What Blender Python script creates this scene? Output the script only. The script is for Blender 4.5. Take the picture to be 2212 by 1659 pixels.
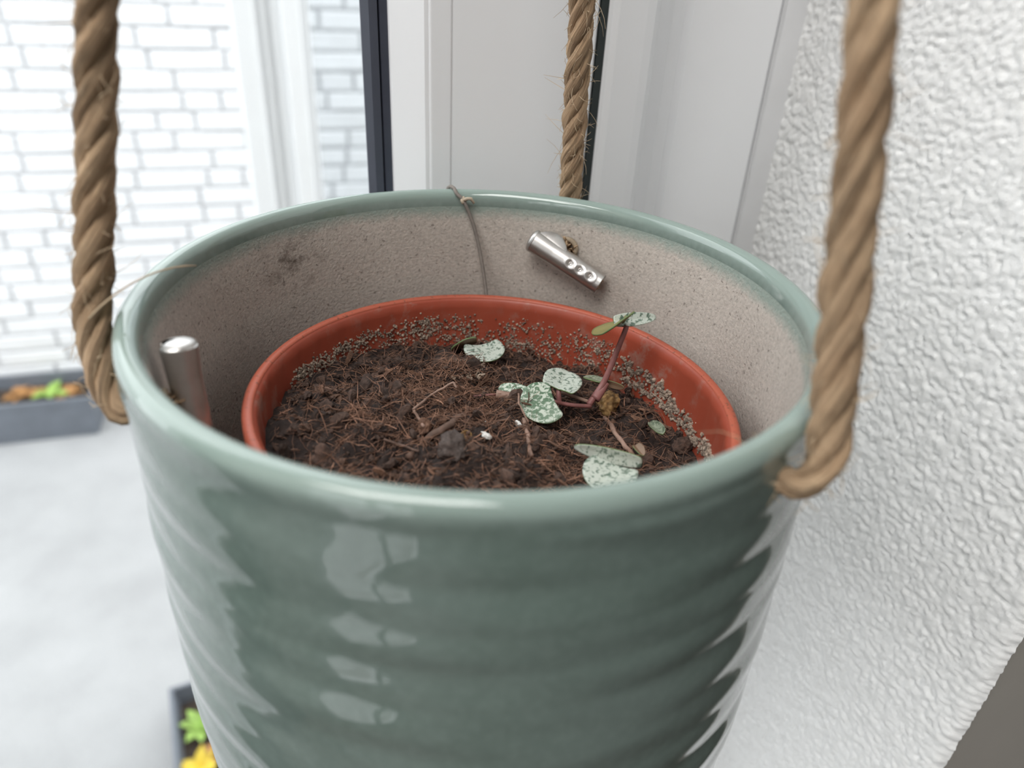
import bpy, bmesh, math, random
import numpy as np
from mathutils import Vector, Matrix, Quaternion

for o in list(bpy.data.objects):
    bpy.data.objects.remove(o)
scene = bpy.context.scene
COL = scene.collection
R = math.radians

# ------------------------------------------------------------------ camera
F_PX, IMG_W, IMG_H = 1570.0, 2212.0, 1659.0
PITCH, ROLL, HEAD = R(31.0), R(3.377), R(19.0)     # down, roll, heading right of +Y
CAM = Vector((0.0, 0.0, 1.567))


def rotz(v):
    return Vector((v[0] * math.cos(HEAD) + v[1] * math.sin(HEAD),
                   -v[0] * math.sin(HEAD) + v[1] * math.cos(HEAD), v[2]))


_f = Vector((0, math.cos(PITCH), -math.sin(PITCH)))
_r0 = Vector((1, 0, 0))
_u0 = _r0.cross(_f)
_r = _r0 * math.cos(ROLL) + _u0 * math.sin(ROLL)
_u = -_r0 * math.sin(ROLL) + _u0 * math.cos(ROLL)
CR, CU, CF = rotz(_r), rotz(_u), rotz(_f)
cd = bpy.data.cameras.new('camera')
cam = bpy.data.objects.new('camera', cd)
COL.objects.link(cam)
m = Matrix((CR, CU, -CF)).transposed().to_4x4()
m.translation = CAM
cam.matrix_world = m
cd.sensor_width = 36.0
cd.lens = F_PX * 36.0 / IMG_W
cd.clip_start = 0.005
cd.dof.use_dof = True
cd.dof.focus_distance = 0.228
cd.dof.aperture_fstop = 8.6
scene.camera = cam

# ------------------------------------------------------------------ light
SKY = 3.35
ROOM_LIGHT = 5.0
FILL_LIGHT = 16.0  # strength of the added overhead fill
world = bpy.data.worlds.new('overcast_sky')
scene.world = world
world.use_nodes = True
wn = world.node_tree.nodes
wn['Background'].inputs[0].default_value = (0.94, 0.97, 1.0, 1)
wn['Background'].inputs[1].default_value = SKY

ld = bpy.data.lights.new('patio_door_daylight', 'AREA')
ld.shape = 'RECTANGLE'
ld.size = 1.1
ld.size_y = 2.0
ld.energy = ROOM_LIGHT
ld.color = (0.97, 0.98, 1.0)
lo = bpy.data.objects.new('patio_door_daylight', ld)
COL.objects.link(lo)
lo.location = (-1.015, -0.95, 1.10)
lo.rotation_euler = (R(90), 0, R(-90))      # shines along +X

ld = bpy.data.lights.new('ceiling_fill_light', 'AREA')  # added fill from the upper left, brightens stucco and pot
ld.shape = 'RECTANGLE'
ld.size = 0.9
ld.size_y = 0.6
ld.energy = FILL_LIGHT
ld.color = (1.0, 0.985, 0.96)
lo = bpy.data.objects.new('ceiling_fill_light', ld)
COL.objects.link(lo)
lo.location = (-0.50, -0.35, 2.535)

scene.view_settings.view_transform = 'Standard'
scene.view_settings.look = 'None'
scene.view_settings.gamma = 1.0
scene.view_settings.use_curve_mapping = False
scene.view_settings.exposure = 0.08


# ------------------------------------------------------------------ pixel helpers
def ray(px, py):
    return CR * ((px - IMG_W / 2) / F_PX) - CU * ((py - IMG_H / 2) / F_PX) + CF


POT = rotz((-0.0084, 0.1724, 0))
RIM = CAM.z - 0.0742                      # height of the ceramic rim
POTC = Vector((POT.x, POT.y, RIM))


def at(px, py, d):
    """point seen at a pixel, d metres below the ceramic rim"""
    v = ray(px, py)
    return CAM + v * ((RIM - d - CAM.z) / v.z)


def oncyl(px, py, rad, far=True, c=None):
    c = c or POT
    v = ray(px, py)
    a = v.x * v.x + v.y * v.y
    b = -2 * (v.x * (c.x - CAM.x) + v.y * (c.y - CAM.y))
    cc = (c.x - CAM.x) ** 2 + (c.y - CAM.y) ** 2 - rad * rad
    D = max(b * b - 4 * a * cc, 0)
    t = (-b + (1 if far else -1) * math.sqrt(D)) / (2 * a)
    return CAM + v * t


def polar(ang, rad, d):
    """ang: degrees clockwise from the camera heading, around the pot axis"""
    a = R(ang)
    v = rotz((math.sin(a) * rad, math.cos(a) * rad, 0))
    return Vector((POT.x + v.x, POT.y + v.y, RIM - d))


# ------------------------------------------------------------------ numpy noise
def perlin2(x, y, seed=0):
    rng = np.random.RandomState(seed)
    perm = rng.permutation(512)
    ang = rng.rand(512) * 2 * np.pi
    gx, gy = np.cos(ang), np.sin(ang)
    xi = np.floor(x).astype(int)
    yi = np.floor(y).astype(int)
    xf, yf = x - xi, y - yi
    u = xf ** 3 * (xf * (xf * 6 - 15) + 10)
    v = yf ** 3 * (yf * (yf * 6 - 15) + 10)

    def g(ix, iy, fx, fy):
        h = perm[(perm[ix & 511] + iy) & 511]
        return gx[h] * fx + gy[h] * fy
    a = g(xi, yi, xf, yf)
    b = g(xi + 1, yi, xf - 1, yf)
    c = g(xi, yi + 1, xf, yf - 1)
    d = g(xi + 1, yi + 1, xf - 1, yf - 1)
    return (a * (1 - u) + b * u) * (1 - v) + (c * (1 - u) + d * u) * v


# ------------------------------------------------------------------ mesh helpers
def mesh_obj(name, verts, faces, mat, parent=None, smooth=True, slots=None):
    me = bpy.data.meshes.new(name)
    me.from_pydata([tuple(v) for v in verts], [], faces)
    me.update()
    for mm in (mat if isinstance(mat, (list, tuple)) else [mat]):
        me.materials.append(mm)
    if smooth:
        me.polygons.foreach_set('use_smooth', [True] * len(me.polygons))
    if slots is not None:
        me.polygons.foreach_set('material_index', slots)
    ob = bpy.data.objects.new(name, me)
    COL.objects.link(ob)
    if parent:
        ob.parent = parent
        ob.matrix_parent_inverse = parent.matrix_world.inverted()
    return ob


def empty(name, loc):
    e = bpy.data.objects.new(name, None)
    e.empty_display_size = 0.02
    COL.objects.link(e)
    e.location = loc
    e.matrix_world = Matrix.Translation(loc)
    return e


def tag(o, label=None, cat=None, group=None, kind=None):
    if label: o['label'] = label
    if cat: o['category'] = cat
    if group: o['group'] = group
    if kind: o['kind'] = kind
    return o


class MB:
    def __init__(s):
        s.v, s.f, s.m = [], [], []

    def add(s, v, f, mi=0):
        b = len(s.v)
        s.v += [tuple(p) for p in v]
        s.f += [tuple(i + b for i in q) for q in f]
        s.m += [mi] * len(f)

    def box(s, lo, hi, mi=0, mat=None):
        x0, y0, z0 = lo
        x1, y1, z1 = hi
        v = [(x0, y0, z0), (x1, y0, z0), (x1, y1, z0), (x0, y1, z0), (x0, y0, z1), (x1, y0, z1), (x1, y1, z1), (x0, y1, z1)]
        if mat: v = [mat @ Vector(p) for p in v]
        s.add(v, [(0, 3, 2, 1), (4, 5, 6, 7), (0, 1, 5, 4), (1, 2, 6, 5), (2, 3, 7, 6), (3, 0, 4, 7)], mi)

    def tube(s, pts, rad, n=8, mi=0, caps=True, closed=False):
        pts = [Vector(p) for p in pts]
        k = len(pts)
        rr = rad if isinstance(rad, (list, tuple)) else [rad] * k
        t0 = (pts[1] - pts[0]).normalized()
        nrm = t0.orthogonal().normalized()
        v, f = [], []
        for i in range(k):
            if closed: t = (pts[(i + 1) % k] - pts[i - 1]).normalized()
            else: t = (pts[min(i + 1, k - 1)] - pts[max(i - 1, 0)]).normalized()
            nrm = (nrm - t * nrm.dot(t)).normalized()
            bn = t.cross(nrm)
            for j in range(n):
                a = 2 * math.pi * j / n
                v.append(pts[i] + (nrm * math.cos(a) + bn * math.sin(a)) * rr[i])
        for i in range(k if closed else k - 1):
            i2 = (i + 1) % k
            for j in range(n):
                f.append((i * n + j, i * n + (j + 1) % n, i2 * n + (j + 1) % n, i2 * n + j))
        if caps and not closed:
            f.append(tuple(range(n - 1, -1, -1)))
            f.append(tuple((k - 1) * n + j for j in range(n)))
        s.add(v, f, mi)

    def lathe(s, prof, n, c, mi=0, closed=False):
        v, f = [], []
        k = len(prof)
        for (r_, z_) in prof:
            for j in range(n):
                a = 2 * math.pi * j / n
                v.append((c[0] + r_ * math.cos(a), c[1] + r_ * math.sin(a), c[2] + z_))
        for i in range(k if closed else k - 1):
            i2 = (i + 1) % k
            for j in range(n):
                f.append((i * n + j, i * n + (j + 1) % n, i2 * n + (j + 1) % n, i2 * n + j))
        s.add(v, f, mi)

    def prism(s, prof, z0, z1, mi=0):
        """closed (x, y) outline extruded in z"""
        n = len(prof)
        v = [(p[0], p[1], z0) for p in prof] + [(p[0], p[1], z1) for p in prof]
        f = [(i, (i + 1) % n, n + (i + 1) % n, n + i) for i in range(n)]
        f += [tuple(range(n - 1, -1, -1)), tuple(range(n, 2 * n))]
        s.add(v, f, mi)

    def build(s, name, mat, parent=None, smooth=False):
        multi = isinstance(mat, (list, tuple))
        return mesh_obj(name, s.v, s.f, mat, parent, smooth, s.m if multi else None)


def fix_normals(ob):
    bm = bmesh.new()
    bm.from_mesh(ob.data)
    bmesh.ops.recalc_face_normals(bm, faces=bm.faces)
    bm.to_mesh(ob.data)
    bm.free()
    return ob


def bevel(ob, w, seg=2):
    md = ob.modifiers.new('bevel', 'BEVEL')
    md.width = w
    md.segments = seg
    md.limit_method = 'ANGLE'
    return ob


# ------------------------------------------------------------------ materials
class NT:
    def __init__(s, name):
        s.mat = bpy.data.materials.new(name)
        s.mat.use_nodes = True
        s.t = s.mat.node_tree
        s.b = s.t.nodes['Principled BSDF']

    def n(s, typ, **kw):
        nd = s.t.nodes.new(typ)
        for k, v in kw.items():
            if k.startswith('_'): nd.inputs[k[1:].replace('_', ' ')].default_value = v
            else: setattr(nd, k, v)
        return nd

    def l(s, a, b):
        s.t.links.new(a, b)

    def coord(s, what='Object', scale=None):
        tc = s.n('ShaderNodeTexCoord')
        o = tc.outputs[what]
        if scale:
            mp = s.n('ShaderNodeMapping')
            mp.inputs['Scale'].default_value = scale
            s.l(o, mp.inputs['Vector'])
            o = mp.outputs[0]
        return o

    def noise(s, scale, detail=3, rough=.55, vec=None, dist=0.0):
        nd = s.n('ShaderNodeTexNoise')
        nd.inputs['Scale'].default_value = scale
        nd.inputs['Detail'].default_value = detail
        nd.inputs['Roughness'].default_value = rough
        nd.inputs['Distortion'].default_value = dist
        s.l(vec if vec is not None else s.coord(), nd.inputs['Vector'])
        return nd.outputs['Fac']

    def ramp(s, fac, stops, interp='LINEAR'):
        nd = s.n('ShaderNodeValToRGB')
        cr = nd.color_ramp
        cr.interpolation = interp
        while len(cr.elements) < len(stops): cr.elements.new(0.5)
        for e, (p, c) in zip(cr.elements, stops):
            e.position = p
            e.color = (c[0], c[1], c[2], 1) if not isinstance(c, (int, float)) else (c, c, c, 1)
        s.l(fac, nd.inputs[0])
        return nd.outputs[0]

    def mix(s, fac, a, b, blend='MIX'):
        nd = s.n('ShaderNodeMix', data_type='RGBA', blend_type=blend)
        if isinstance(fac, (int, float)): nd.inputs[0].default_value = fac
        else: s.l(fac, nd.inputs[0])
        for sock, v in ((nd.inputs[6], a), (nd.inputs[7], b)):
            if isinstance(v, tuple): sock.default_value = (v[0], v[1], v[2], 1)
            else: s.l(v, sock)
        return nd.outputs[2]

    def math(s, op, a, b=None):
        nd = s.n('ShaderNodeMath', operation=op)
        for i, v in enumerate((a, b)):
            if v is None: continue
            if isinstance(v, (int, float)): nd.inputs[i].default_value = v
            else: s.l(v, nd.inputs[i])
        return nd.outputs[0]

    def bump(s, h, strength=.3, dist=.001):
        nd = s.n('ShaderNodeBump')
        nd.inputs['Strength'].default_value = strength
        nd.inputs['Distance'].default_value = dist
        s.l(h, nd.inputs['Height'])
        s.l(nd.outputs[0], s.b.inputs['Normal'])
        return nd

    def set(s, color=None, rough=None, metal=None, spec=None, **kw):
        for k, v in (('Base Color', color), ('Roughness', rough), ('Metallic', metal), ('Specular IOR Level', spec)):
            if v is None: continue
            if isinstance(v, tuple): s.b.inputs[k].default_value = (v[0], v[1], v[2], 1)
            elif isinstance(v, (int, float)): s.b.inputs[k].default_value = v
            else: s.l(v, s.b.inputs[k])
        return s


def srgb(r, g, b):
    def c(x):
        x /= 255.0
        return x / 12.92 if x <= 0.04045 else ((x + 0.055) / 1.055) ** 2.4
    return (c(r), c(g), c(b))


def m_plain(name, col, rough=.5, var=.06, scale=40, metal=0.0, bump=0.0, spec=.5):
    t = NT(name)
    n = t.noise(scale, 4)
    lo = tuple(c * (1 - var) for c in col)
    hi = tuple(min(1, c * (1 + var)) for c in col)
    t.set(t.ramp(n, [(.3, lo), (.7, hi)]), rough, metal, spec)
    if bump: t.bump(n, bump, .001)
    return t.mat


M = {}
M['pvc'] = m_plain('white_pvc', (.80, .805, .82), .32, .01, 8)
M['pvc_out'] = m_plain('white_outdoor_pvc', (.84, .85, .86), .4, .01, 8)
M['gasket'] = m_plain('dark_grey_rubber', (.045, .05, .07), .42, .10, 60)
M['seal'] = m_plain('black_rubber_seal', (.018, .024, .024), .5, .10, 60)
M['paint'] = m_plain('greige_wall_paint', (.40, .375, .34), .75, .03, 20, bump=.05)
M['ceiling'] = m_plain('white_ceiling_paint', (.80, .79, .77), .8, .02, 10)
M['mortar'] = m_plain('grey_mortar', (.50, .50, .51), .9, .12, 60, bump=.3)
M['zinc'] = m_plain('dark_grey_planter_plastic', (.145, .16, .185), .55, .10, 14, bump=.04)
M['chrome'] = m_plain('brushed_steel', (.58, .56, .54), .40, .06, 200, 1.0)

t = NT('white_stucco')
t.set(t.ramp(t.noise(300, 3), [(.3, (.80, .80, .79)), (.7, (.86, .86, .855))]), .85, 0, .25)
t.bump(t.noise(700, 4), .25, .0006)
M['stucco'] = t.mat
t = NT('white_stucco_far')
t.set((.83, .83, .825), .85, 0, .25)
t.bump(t.noise(260, 4, .6), .9, .002)
M['stucco_far'] = t.mat

t = NT('whitewashed_brick')
n1 = t.noise(9, 4)
t.set(t.ramp(n1, [(.25, (.74, .735, .74)), (.75, (.83, .835, .84))]), .8, 0, .3)
t.bump(t.noise(70, 5), .4, .004)
M['brick'] = t.mat

t = NT('concrete_paving')
a = t.ramp(t.noise(5, 5), [(.3, (.37, .37, .37)), (.7, (.44, .44, .44))])
b = t.ramp(t.noise(220, 2), [(.35, .75), (.55, 1.0)])
t.set(t.mix(.5, a, t.mix(1.0, a, b, 'MULTIPLY')), .85, 0, .3)
t.bump(t.noise(160, 3), .3, .002)
M['paving'] = t.mat

t = NT('oak_floor')
w = t.noise(6, 5, .6, t.coord('Object', (1, 9, 1)))
t.set(t.ramp(w, [(.3, (.10, .085, .070)), (.7, (.17, .15, .125))]), .5)
M['floor'] = t.mat

# architectural glass: clear transmission plus a fresnel reflection
def m_glass(name, tint):
    t = NT(name)
    t.t.nodes.remove(t.b)
    tr = t.n('ShaderNodeBsdfTransparent')
    tr.inputs[0].default_value = (*tint, 1)
    gl = t.n('ShaderNodeBsdfGlossy')
    gl.inputs['Roughness'].default_value = 0.0
    fr = t.n('ShaderNodeFresnel')
    fr.inputs['IOR'].default_value = 1.35
    mx = t.n('ShaderNodeMixShader')
    t.l(fr.outputs[0], mx.inputs[0])
    t.l(tr.outputs[0], mx.inputs[1])
    t.l(gl.outputs[0], mx.inputs[2])
    t.l(mx.outputs[0], t.t.nodes['Material Output'].inputs[0])
    return t.mat


M['glass'] = m_glass('window_glass', (.97, .985, .98))
M['glass2'] = m_glass('grey_screen_glass', (.72, .745, .76))

# celadon glaze outside, bare speckled stoneware inside (object origin = rim centre)
t = NT('celadon_glaze')
co = t.coord()
sep = t.n('ShaderNodeSeparateXYZ')
t.l(co, sep.inputs[0])
rad = t.math('SQRT', t.math('ADD', t.math('POWER', sep.outputs[0], 2.0), t.math('POWER', sep.outputs[1], 2.0)))
g1 = t.noise(26, 4, .6)
g2 = t.noise(420, 3, .6)
gl = t.ramp(g1, [(.30, (.135, .182, .160)), (.70, (.172, .220, .202))])
gl = t.mix(t.ramp(g2, [(.42, 0.0), (.7, .22)]), gl, (.25, .32, .29))
# thinner, paler glaze where it breaks over the lip
lip = t.ramp(t.math('ADD', sep.outputs[2], t.math('MULTIPLY', g2, .0015)), [(0.0, 0.0), (1.0, 1.0)])
mr = t.n('ShaderNodeMapRange')
mr.inputs['From Min'].default_value = -.0052
mr.inputs['From Max'].default_value = -.0022
t.l(t.math('ADD', sep.outputs[2], t.math('MULTIPLY', t.math('SUBTRACT', g2, .5), .0012)), mr.inputs['Value'])
gl = t.mix(mr.outputs[0], gl, (.255, .325, .295))
t.set(gl, .055, 0, .7)
t.bump(t.noise(55, 2, .5, t.coord('Object', (1, 1, 1.8))), .10, .0012)
M['glaze'] = t.mat

t = NT('bare_stoneware')
vo = t.n('ShaderNodeTexVoronoi')
vo.inputs['Scale'].default_value = 900
t.l(t.coord(), vo.inputs['Vector'])
sp = t.ramp(t.noise(800, 2, .5), [(.29, 1.0), (.36, 0.0)])
base = t.ramp(t.noise(35, 4), [(.3, (.47, .42, .375)), (.7, (.53, .48, .43))])
fine = t.ramp(t.noise(900, 3), [(.3, .80), (.7, 1.06)])
base = t.mix(1.0, base, fine, 'MULTIPLY')
base = t.mix(t.math('MULTIPLY', sp, .6), base, (.12, .10, .085))
# brown smear near the back left
co = t.coord()
vm = t.n('ShaderNodeVectorMath', operation='DISTANCE')
t.l(co, vm.inputs[0])
_st = polar(-54, .079, .016) - POTC
vm.inputs[1].default_value = (_st.x, _st.y, _st.z)
smear = t.math('MULTIPLY', t.ramp(t.math('MULTIPLY', vm.outputs['Value'], 60.0), [(.1, 1.0), (.85, 0.0)]), t.ramp(t.noise(200, 4, .7), [(.46, 0.0), (.64, .85)]))
base = t.mix(smear, base, (.09, .07, .055))
sep = t.n('ShaderNodeSeparateXYZ')
t.l(t.coord(), sep.inputs[0])
mr = t.n('ShaderNodeMapRange')
mr.inputs['From Min'].default_value = -.0098
mr.inputs['From Max'].default_value = -.0058
zz = t.math('ADD', sep.outputs[2], t.math('MULTIPLY', t.math('SUBTRACT', t.noise(420, 4, .7), .5), .004))
t.l(t.math('ADD', zz, t.math('MULTIPLY', t.math('SUBTRACT', t.noise(18, 2), .5), .006)), mr.inputs['Value'])
base = t.mix(mr.outputs[0], base, (.27, .325, .29))
t.set(base, t.ramp(mr.outputs[0], [(0, .8), (1, .25)]), 0, .3)
t.bump(t.noise(1100, 3), .45, .0006)
M['stoneware'] = t.mat

t = NT('terracotta_plastic')
n1 = t.noise(20, 4)
c1 = t.ramp(n1, [(.3, (.285, .054, .029)), (.7, (.34, .068, .037))])
dust = t.ramp(t.noise(160, 5, .7), [(.52, 0.0), (.70, .7)])
dust2 = t.ramp(t.noise(30, 3, .5), [(.40, 0.0), (.62, .9)])
c1 = t.mix(t.math('MULTIPLY', dust, dust2), c1, (.32, .24, .20))
t.set(c1, .42, 0, .4)
M['terracotta'] = t.mat
t = NT('terracotta_rim')
sp = t.ramp(t.noise(900, 2), [(.32, .7), (.40, 0.0)])
c1 = t.ramp(t.noise(40, 4), [(.3, (.365, .082, .046)), (.7, (.42, .102, .057))])
t.set(t.mix(sp, c1, (.12, .05, .03)), .45, 0, .4)
M['terracotta_rim'] = t.mat


def m_soil(name, lo, hi, scale, spark=.0, rough=.75):
    t = NT(name)
    oi = t.n('ShaderNodeObjectInfo')
    geo = t.n('ShaderNodeNewGeometry')
    n = t.noise(scale, 5, .65)
    c = t.ramp(n, [(.28, lo), (.72, hi)])
    isl = geo.outputs['Random Per Island']
    v = t.ramp(isl, [(0.0, .45), (.5, .95), (1.0, 1.55)])
    c = t.mix(1.0, c, v, 'MULTIPLY')
    t.set(c, rough, 0, .45)
    t.bump(t.noise(scale * 5, 4, .7), .8, .0007)
    return t.mat


M['soil'] = m_soil('dark_potting_soil', (.014, .008, .007), (.050, .029, .022), 420)
M['clump'] = m_soil('soil_crumb', (.022, .013, .010), (.125, .074, .054), 600)
M['fibre'] = m_soil('coir_fibre', (.11, .050, .032), (.32, .175, .112), 300)
M['chip'] = m_soil('bark_chip', (.055, .028, .018), (.19, .10, .062), 350)
M['crust'] = m_soil('dried_crust', (.24, .17, .13), (.52, .42, .33), 900, rough=.9)
M['perlite'] = m_plain('white_perlite', (.70, .69, .66), .8, .15, 900, bump=.4)
M['tuber'] = m_plain('yellow_brown_tuber', (.27, .16, .06), .75, .75, 420, bump=.9)
M['drybrown'] = m_plain('dry_brown_stem', (.26, .165, .125), .7, .25, 300, bump=.3)
M['twig'] = m_plain('dark_twig', (.105, .062, .045), .8, .35, 350, bump=.5)
M['pinkstem'] = m_plain('dusky_pink_stem', (.22, .092, .085), .5, .22, 250, bump=.1)
M['seed'] = m_plain('dark_seed', (.045, .032, .035), .45, .2, 300)
M['thread'] = m_plain('grey_thread', (.20, .175, .155), .7, .15, 500, bump=.2)
M['knot'] = m_plain('cream_thread_knot', (.50, .42, .32), .7, .2, 500, bump=.2)
M['clod'] = m_plain('grey_brown_clod', (.075, .057, .050), .9, .4, 900, bump=.8)


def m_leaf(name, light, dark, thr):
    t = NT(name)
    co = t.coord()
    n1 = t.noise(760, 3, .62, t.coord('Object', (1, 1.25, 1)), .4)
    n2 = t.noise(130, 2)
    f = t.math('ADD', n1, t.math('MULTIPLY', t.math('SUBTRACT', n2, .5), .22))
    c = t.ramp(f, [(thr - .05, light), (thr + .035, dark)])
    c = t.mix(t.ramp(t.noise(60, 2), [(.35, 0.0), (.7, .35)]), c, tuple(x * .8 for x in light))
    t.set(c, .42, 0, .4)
    t.b.inputs['Subsurface Weight'].default_value = .05
    t.b.inputs['Subsurface Radius'].default_value = (.001, .001, .0005)
    t.bump(n1, .15, .0004)
    return t.mat


M['leaf_pale'] = m_leaf('silver_mottled_leaf', (.47, .515, .455), (.055, .105, .070), .575)
M['leaf_green'] = m_leaf('green_mottled_leaf', (.50, .55, .47), (.050, .125, .060), .50)
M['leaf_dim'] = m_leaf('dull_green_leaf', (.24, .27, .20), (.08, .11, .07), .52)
M['leaf_under'] = m_plain('olive_leaf_underside', (.185, .165, .055), .5, .15, 120)
M['leaf_under2'] = m_plain('brown_leaf_underside', (.165, .105, .065), .5, .2, 120)
M['leaf_edge'] = m_plain('green_leaf_edge', (.13, .19, .075), .5, .15, 120)

t = NT('jute_rope')
co = t.coord('UV')
mp = t.n('ShaderNodeMapping')
mp.inputs['Scale'].default_value = (1, 1, 1)
t.l(co, mp.inputs[0])
n1 = t.noise(90, 4, .6)
n2 = t.noise(1.0, 5, .65, t.coord('UV', (16, 1.6, 1)))
c = t.ramp(n1, [(.25, (.39, .255, .155)), (.75, (.58, .415, .265))])
c = t.mix(1.0, c, t.ramp(n2, [(.30, .45), (.70, 1.22)]), 'MULTIPLY')
t.set(c, .85, 0, .2)
t.bump(n2, .9, .0012)
M['jute'] = t.mat
M['fuzz'] = m_plain('jute_fuzz', (.56, .43, .29), .8, .15, 200)
M['hole'] = m_plain('raw_hole_edge', (.30, .24, .17), .9, .3, 400)
M['yellow'] = m_plain('yellow_leaf', (.74, .55, .06), .6, .2, 60)
M['green'] = m_plain('fresh_green_leaf', (.30, .46, .10), .55, .25, 60)
M['amber'] = m_plain('withered_orange_leaf', (.42, .21, .075), .7, .3, 60)
M['dsoil'] = m_plain('outdoor_soil', (.05, .035, .025), .9, .4, 120, bump=.5)

# ------------------------------------------------------------------ room shell
P_ST = 0.212          # stucco reveal plane
Y_WIN = 0.2773        # room face of the window sash
Y_FACE = 0.1013       # room face of the wall
X_L = -0.82           # left jamb of the window opening
ROOM_L, ROOM_R, ROOM_B, ROOM_T = -1.05, 2.4, -3.2, 2.6
Z_WT = 2.25


def struct(name, mb, mat, smooth=False):
    return tag(mb.build(name, mat, None, smooth), kind='structure')


b = MB(); b.box((ROOM_L - .2, ROOM_B - .2, -.10), (ROOM_R + .2, Y_WIN + .06, 0.0)); struct('floor', b, M['floor'])
b = MB(); b.box((ROOM_L - .2, ROOM_B - .2, ROOM_T), (ROOM_R + .2, Y_WIN + .1, ROOM_T + .15)); struct('ceiling', b, M['ceiling'])
b = MB(); b.box((ROOM_L - .2, ROOM_B - .2, 0), (ROOM_R + .2, ROOM_B, ROOM_T)); struct('wall_back', b, M['paint'])
b = MB(); b.box((ROOM_R, ROOM_B, 0), (ROOM_R + .2, Y_FACE, ROOM_T)); struct('wall_side', b, M['paint'])
fill = empty('ceiling_fill', Vector((-.50, -.35, ROOM_T)))  # unseen panel added to carry the overhead fill
tag(fill, 'added, unseen flat white ceiling lamp above the hanging pot', 'fill')
b = MB(); b.box((-.98, -.68, 2.54), (-.02, -.02, ROOM_T)); bevel(b.build('housing', M['pvc'], fill), .004)
# left wall with a patio door opening
DY0, DY1, DZ1 = -1.52, -.38, 2.14
b = MB()
b.box((ROOM_L - .2, ROOM_B, 0), (ROOM_L, DY0, ROOM_T))
b.box((ROOM_L - .2, DY1, 0), (ROOM_L, Y_FACE, ROOM_T))
b.box((ROOM_L - .2, DY0, DZ1), (ROOM_L, DY1, ROOM_T))
struct('wall_left', b, M['paint'])
b = MB()
for (y0, y1, z0, z1) in ((DY0, DY0 + .07, 0, DZ1), (DY1 - .07, DY1, 0, DZ1), (DY0, DY1, 0, .09), (DY0, DY1, DZ1 - .07, DZ1), (-.99, -.91, .09, DZ1 - .07)):
    b.box((ROOM_L - .02, y0, z0), (ROOM_L + .05, y1, z1))
bevel(struct('door_1', b, M['pvc']), .004)

# wall around the terrace window: smooth paint on the room face
b = MB()
b.box((P_ST + .004, Y_FACE + .0015, 0), (ROOM_R + .2, Y_WIN + .06, ROOM_T))
b.box((ROOM_L - .2, Y_FACE, 0), (X_L, Y_WIN + .06, ROOM_T))
b.box((X_L, Y_FACE, Z_WT), (P_ST + .004, Y_WIN + .06, ROOM_T))
struct('wall_window', b, M['paint'])

# stucco reveal: real relief over the part in view
def stucco_height(u, v):
    h = np.zeros_like(u)
    wu = u + .0012 * perlin2(u / .006, v / .006, 11)
    wv = v + .0012 * perlin2(u / .006 + 7, v / .006, 12)
    # pebbly grains: bumps on a jittered lattice, in two sizes
    for (cs, amp, sd_) in ((.0030, .00115, 41), (.0016, .00095, 42)):
        rg = np.random.RandomState(sd_)
        jx, jy, jh = rg.rand(256, 256), rg.rand(256, 256), rg.rand(256, 256)
        gx, gy = wu / cs + 40, wv / cs
        ix, iy = np.floor(gx).astype(int), np.floor(gy).astype(int)
        best = np.zeros_like(u)
        for ox in (-1, 0, 1):
            for oy in (-1, 0, 1):
                cx_, cy_ = (ix + ox) & 255, (iy + oy) & 255
                dx = gx - (ix + ox + jx[cx_, cy_]); dy = gy - (iy + oy + jy[cx_, cy_])
                w_ = (.45 + .55 * jh[cx_, cy_])
                best = np.maximum(best, w_ * np.clip(1 - (dx * dx + dy * dy) / (.85 * w_ + .1), 0, 1) ** .8)
        h += best * amp
    c = perlin2(wu / .0085, wv / .0085, 3)
    h += c * .0005 + perlin2(wu / .0021 + 4, wv / .0021, 6) * .0008 + perlin2(wu / .0009, wv / .0009, 4) * .00016
    pit = perlin2(wu / .0026 + 31, wv / .0026, 5)
    h -= np.clip(pit - .20, 0, 1) * .0030
    return h * .62


zs = np.arange(1.06, 1.72, .00072)
ys = np.arange(Y_WIN + .012, Y_FACE - .0004, -.00072)
# the edge turns the corner with a small round
nround = 7
YY, ZZ = np.meshgrid(ys, zs)
H = stucco_height(YY, ZZ)
edge_r = .0045
dist = YY - Y_FACE
bend = np.clip((edge_r - dist) / edge_r, 0, 1)
XX = P_ST + .0004 + edge_r * (1 - np.sqrt(np.clip(1 - bend ** 2, 0, 1))) * .9
vx = XX - H * (1 - .3 * bend)
vy = YY - H * bend * 1.2
nz, ny = YY.shape
verts = np.stack([vx.ravel(), vy.ravel(), ZZ.ravel()], 1)
idx = np.arange(nz * ny).reshape(nz, ny)
fa = np.stack([idx[:-1, :-1].ravel(), idx[1:, :-1].ravel(), idx[1:, 1:].ravel(), idx[:-1, 1:].ravel()], 1)
me = bpy.data.meshes.new('wall_right')
me.vertices.add(len(verts)); me.vertices.foreach_set('co', verts.ravel())
me.loops.add(fa.size); me.loops.foreach_set('vertex_index', fa.ravel())
me.polygons.add(len(fa)); me.polygons.foreach_set('loop_start', np.arange(0, fa.size, 4))
me.polygons.foreach_set('use_smooth', np.ones(len(fa), bool))
me.update(); me.validate()
me.materials.append(M['stucco'])
wr = bpy.data.objects.new('wall_right', me); COL.objects.link(wr)
tag(wr, 'white rough stucco window reveal to the right of the hanging pot', kind='structure')
b = MB()
b.box((P_ST, Y_FACE + .002, 1.72), (P_ST + .004, Y_WIN + .06, Z_WT))
b.box((P_ST, Y_FACE + .002, 0), (P_ST + .004, Y_WIN + .06, 1.06))
b.box((X_L - .004, Y_FACE + .002, 0), (X_L, Y_WIN + .06, Z_WT))
b.box((X_L, Y_FACE + .002, Z_WT - .004), (P_ST, Y_WIN + .06, Z_WT))
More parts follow.
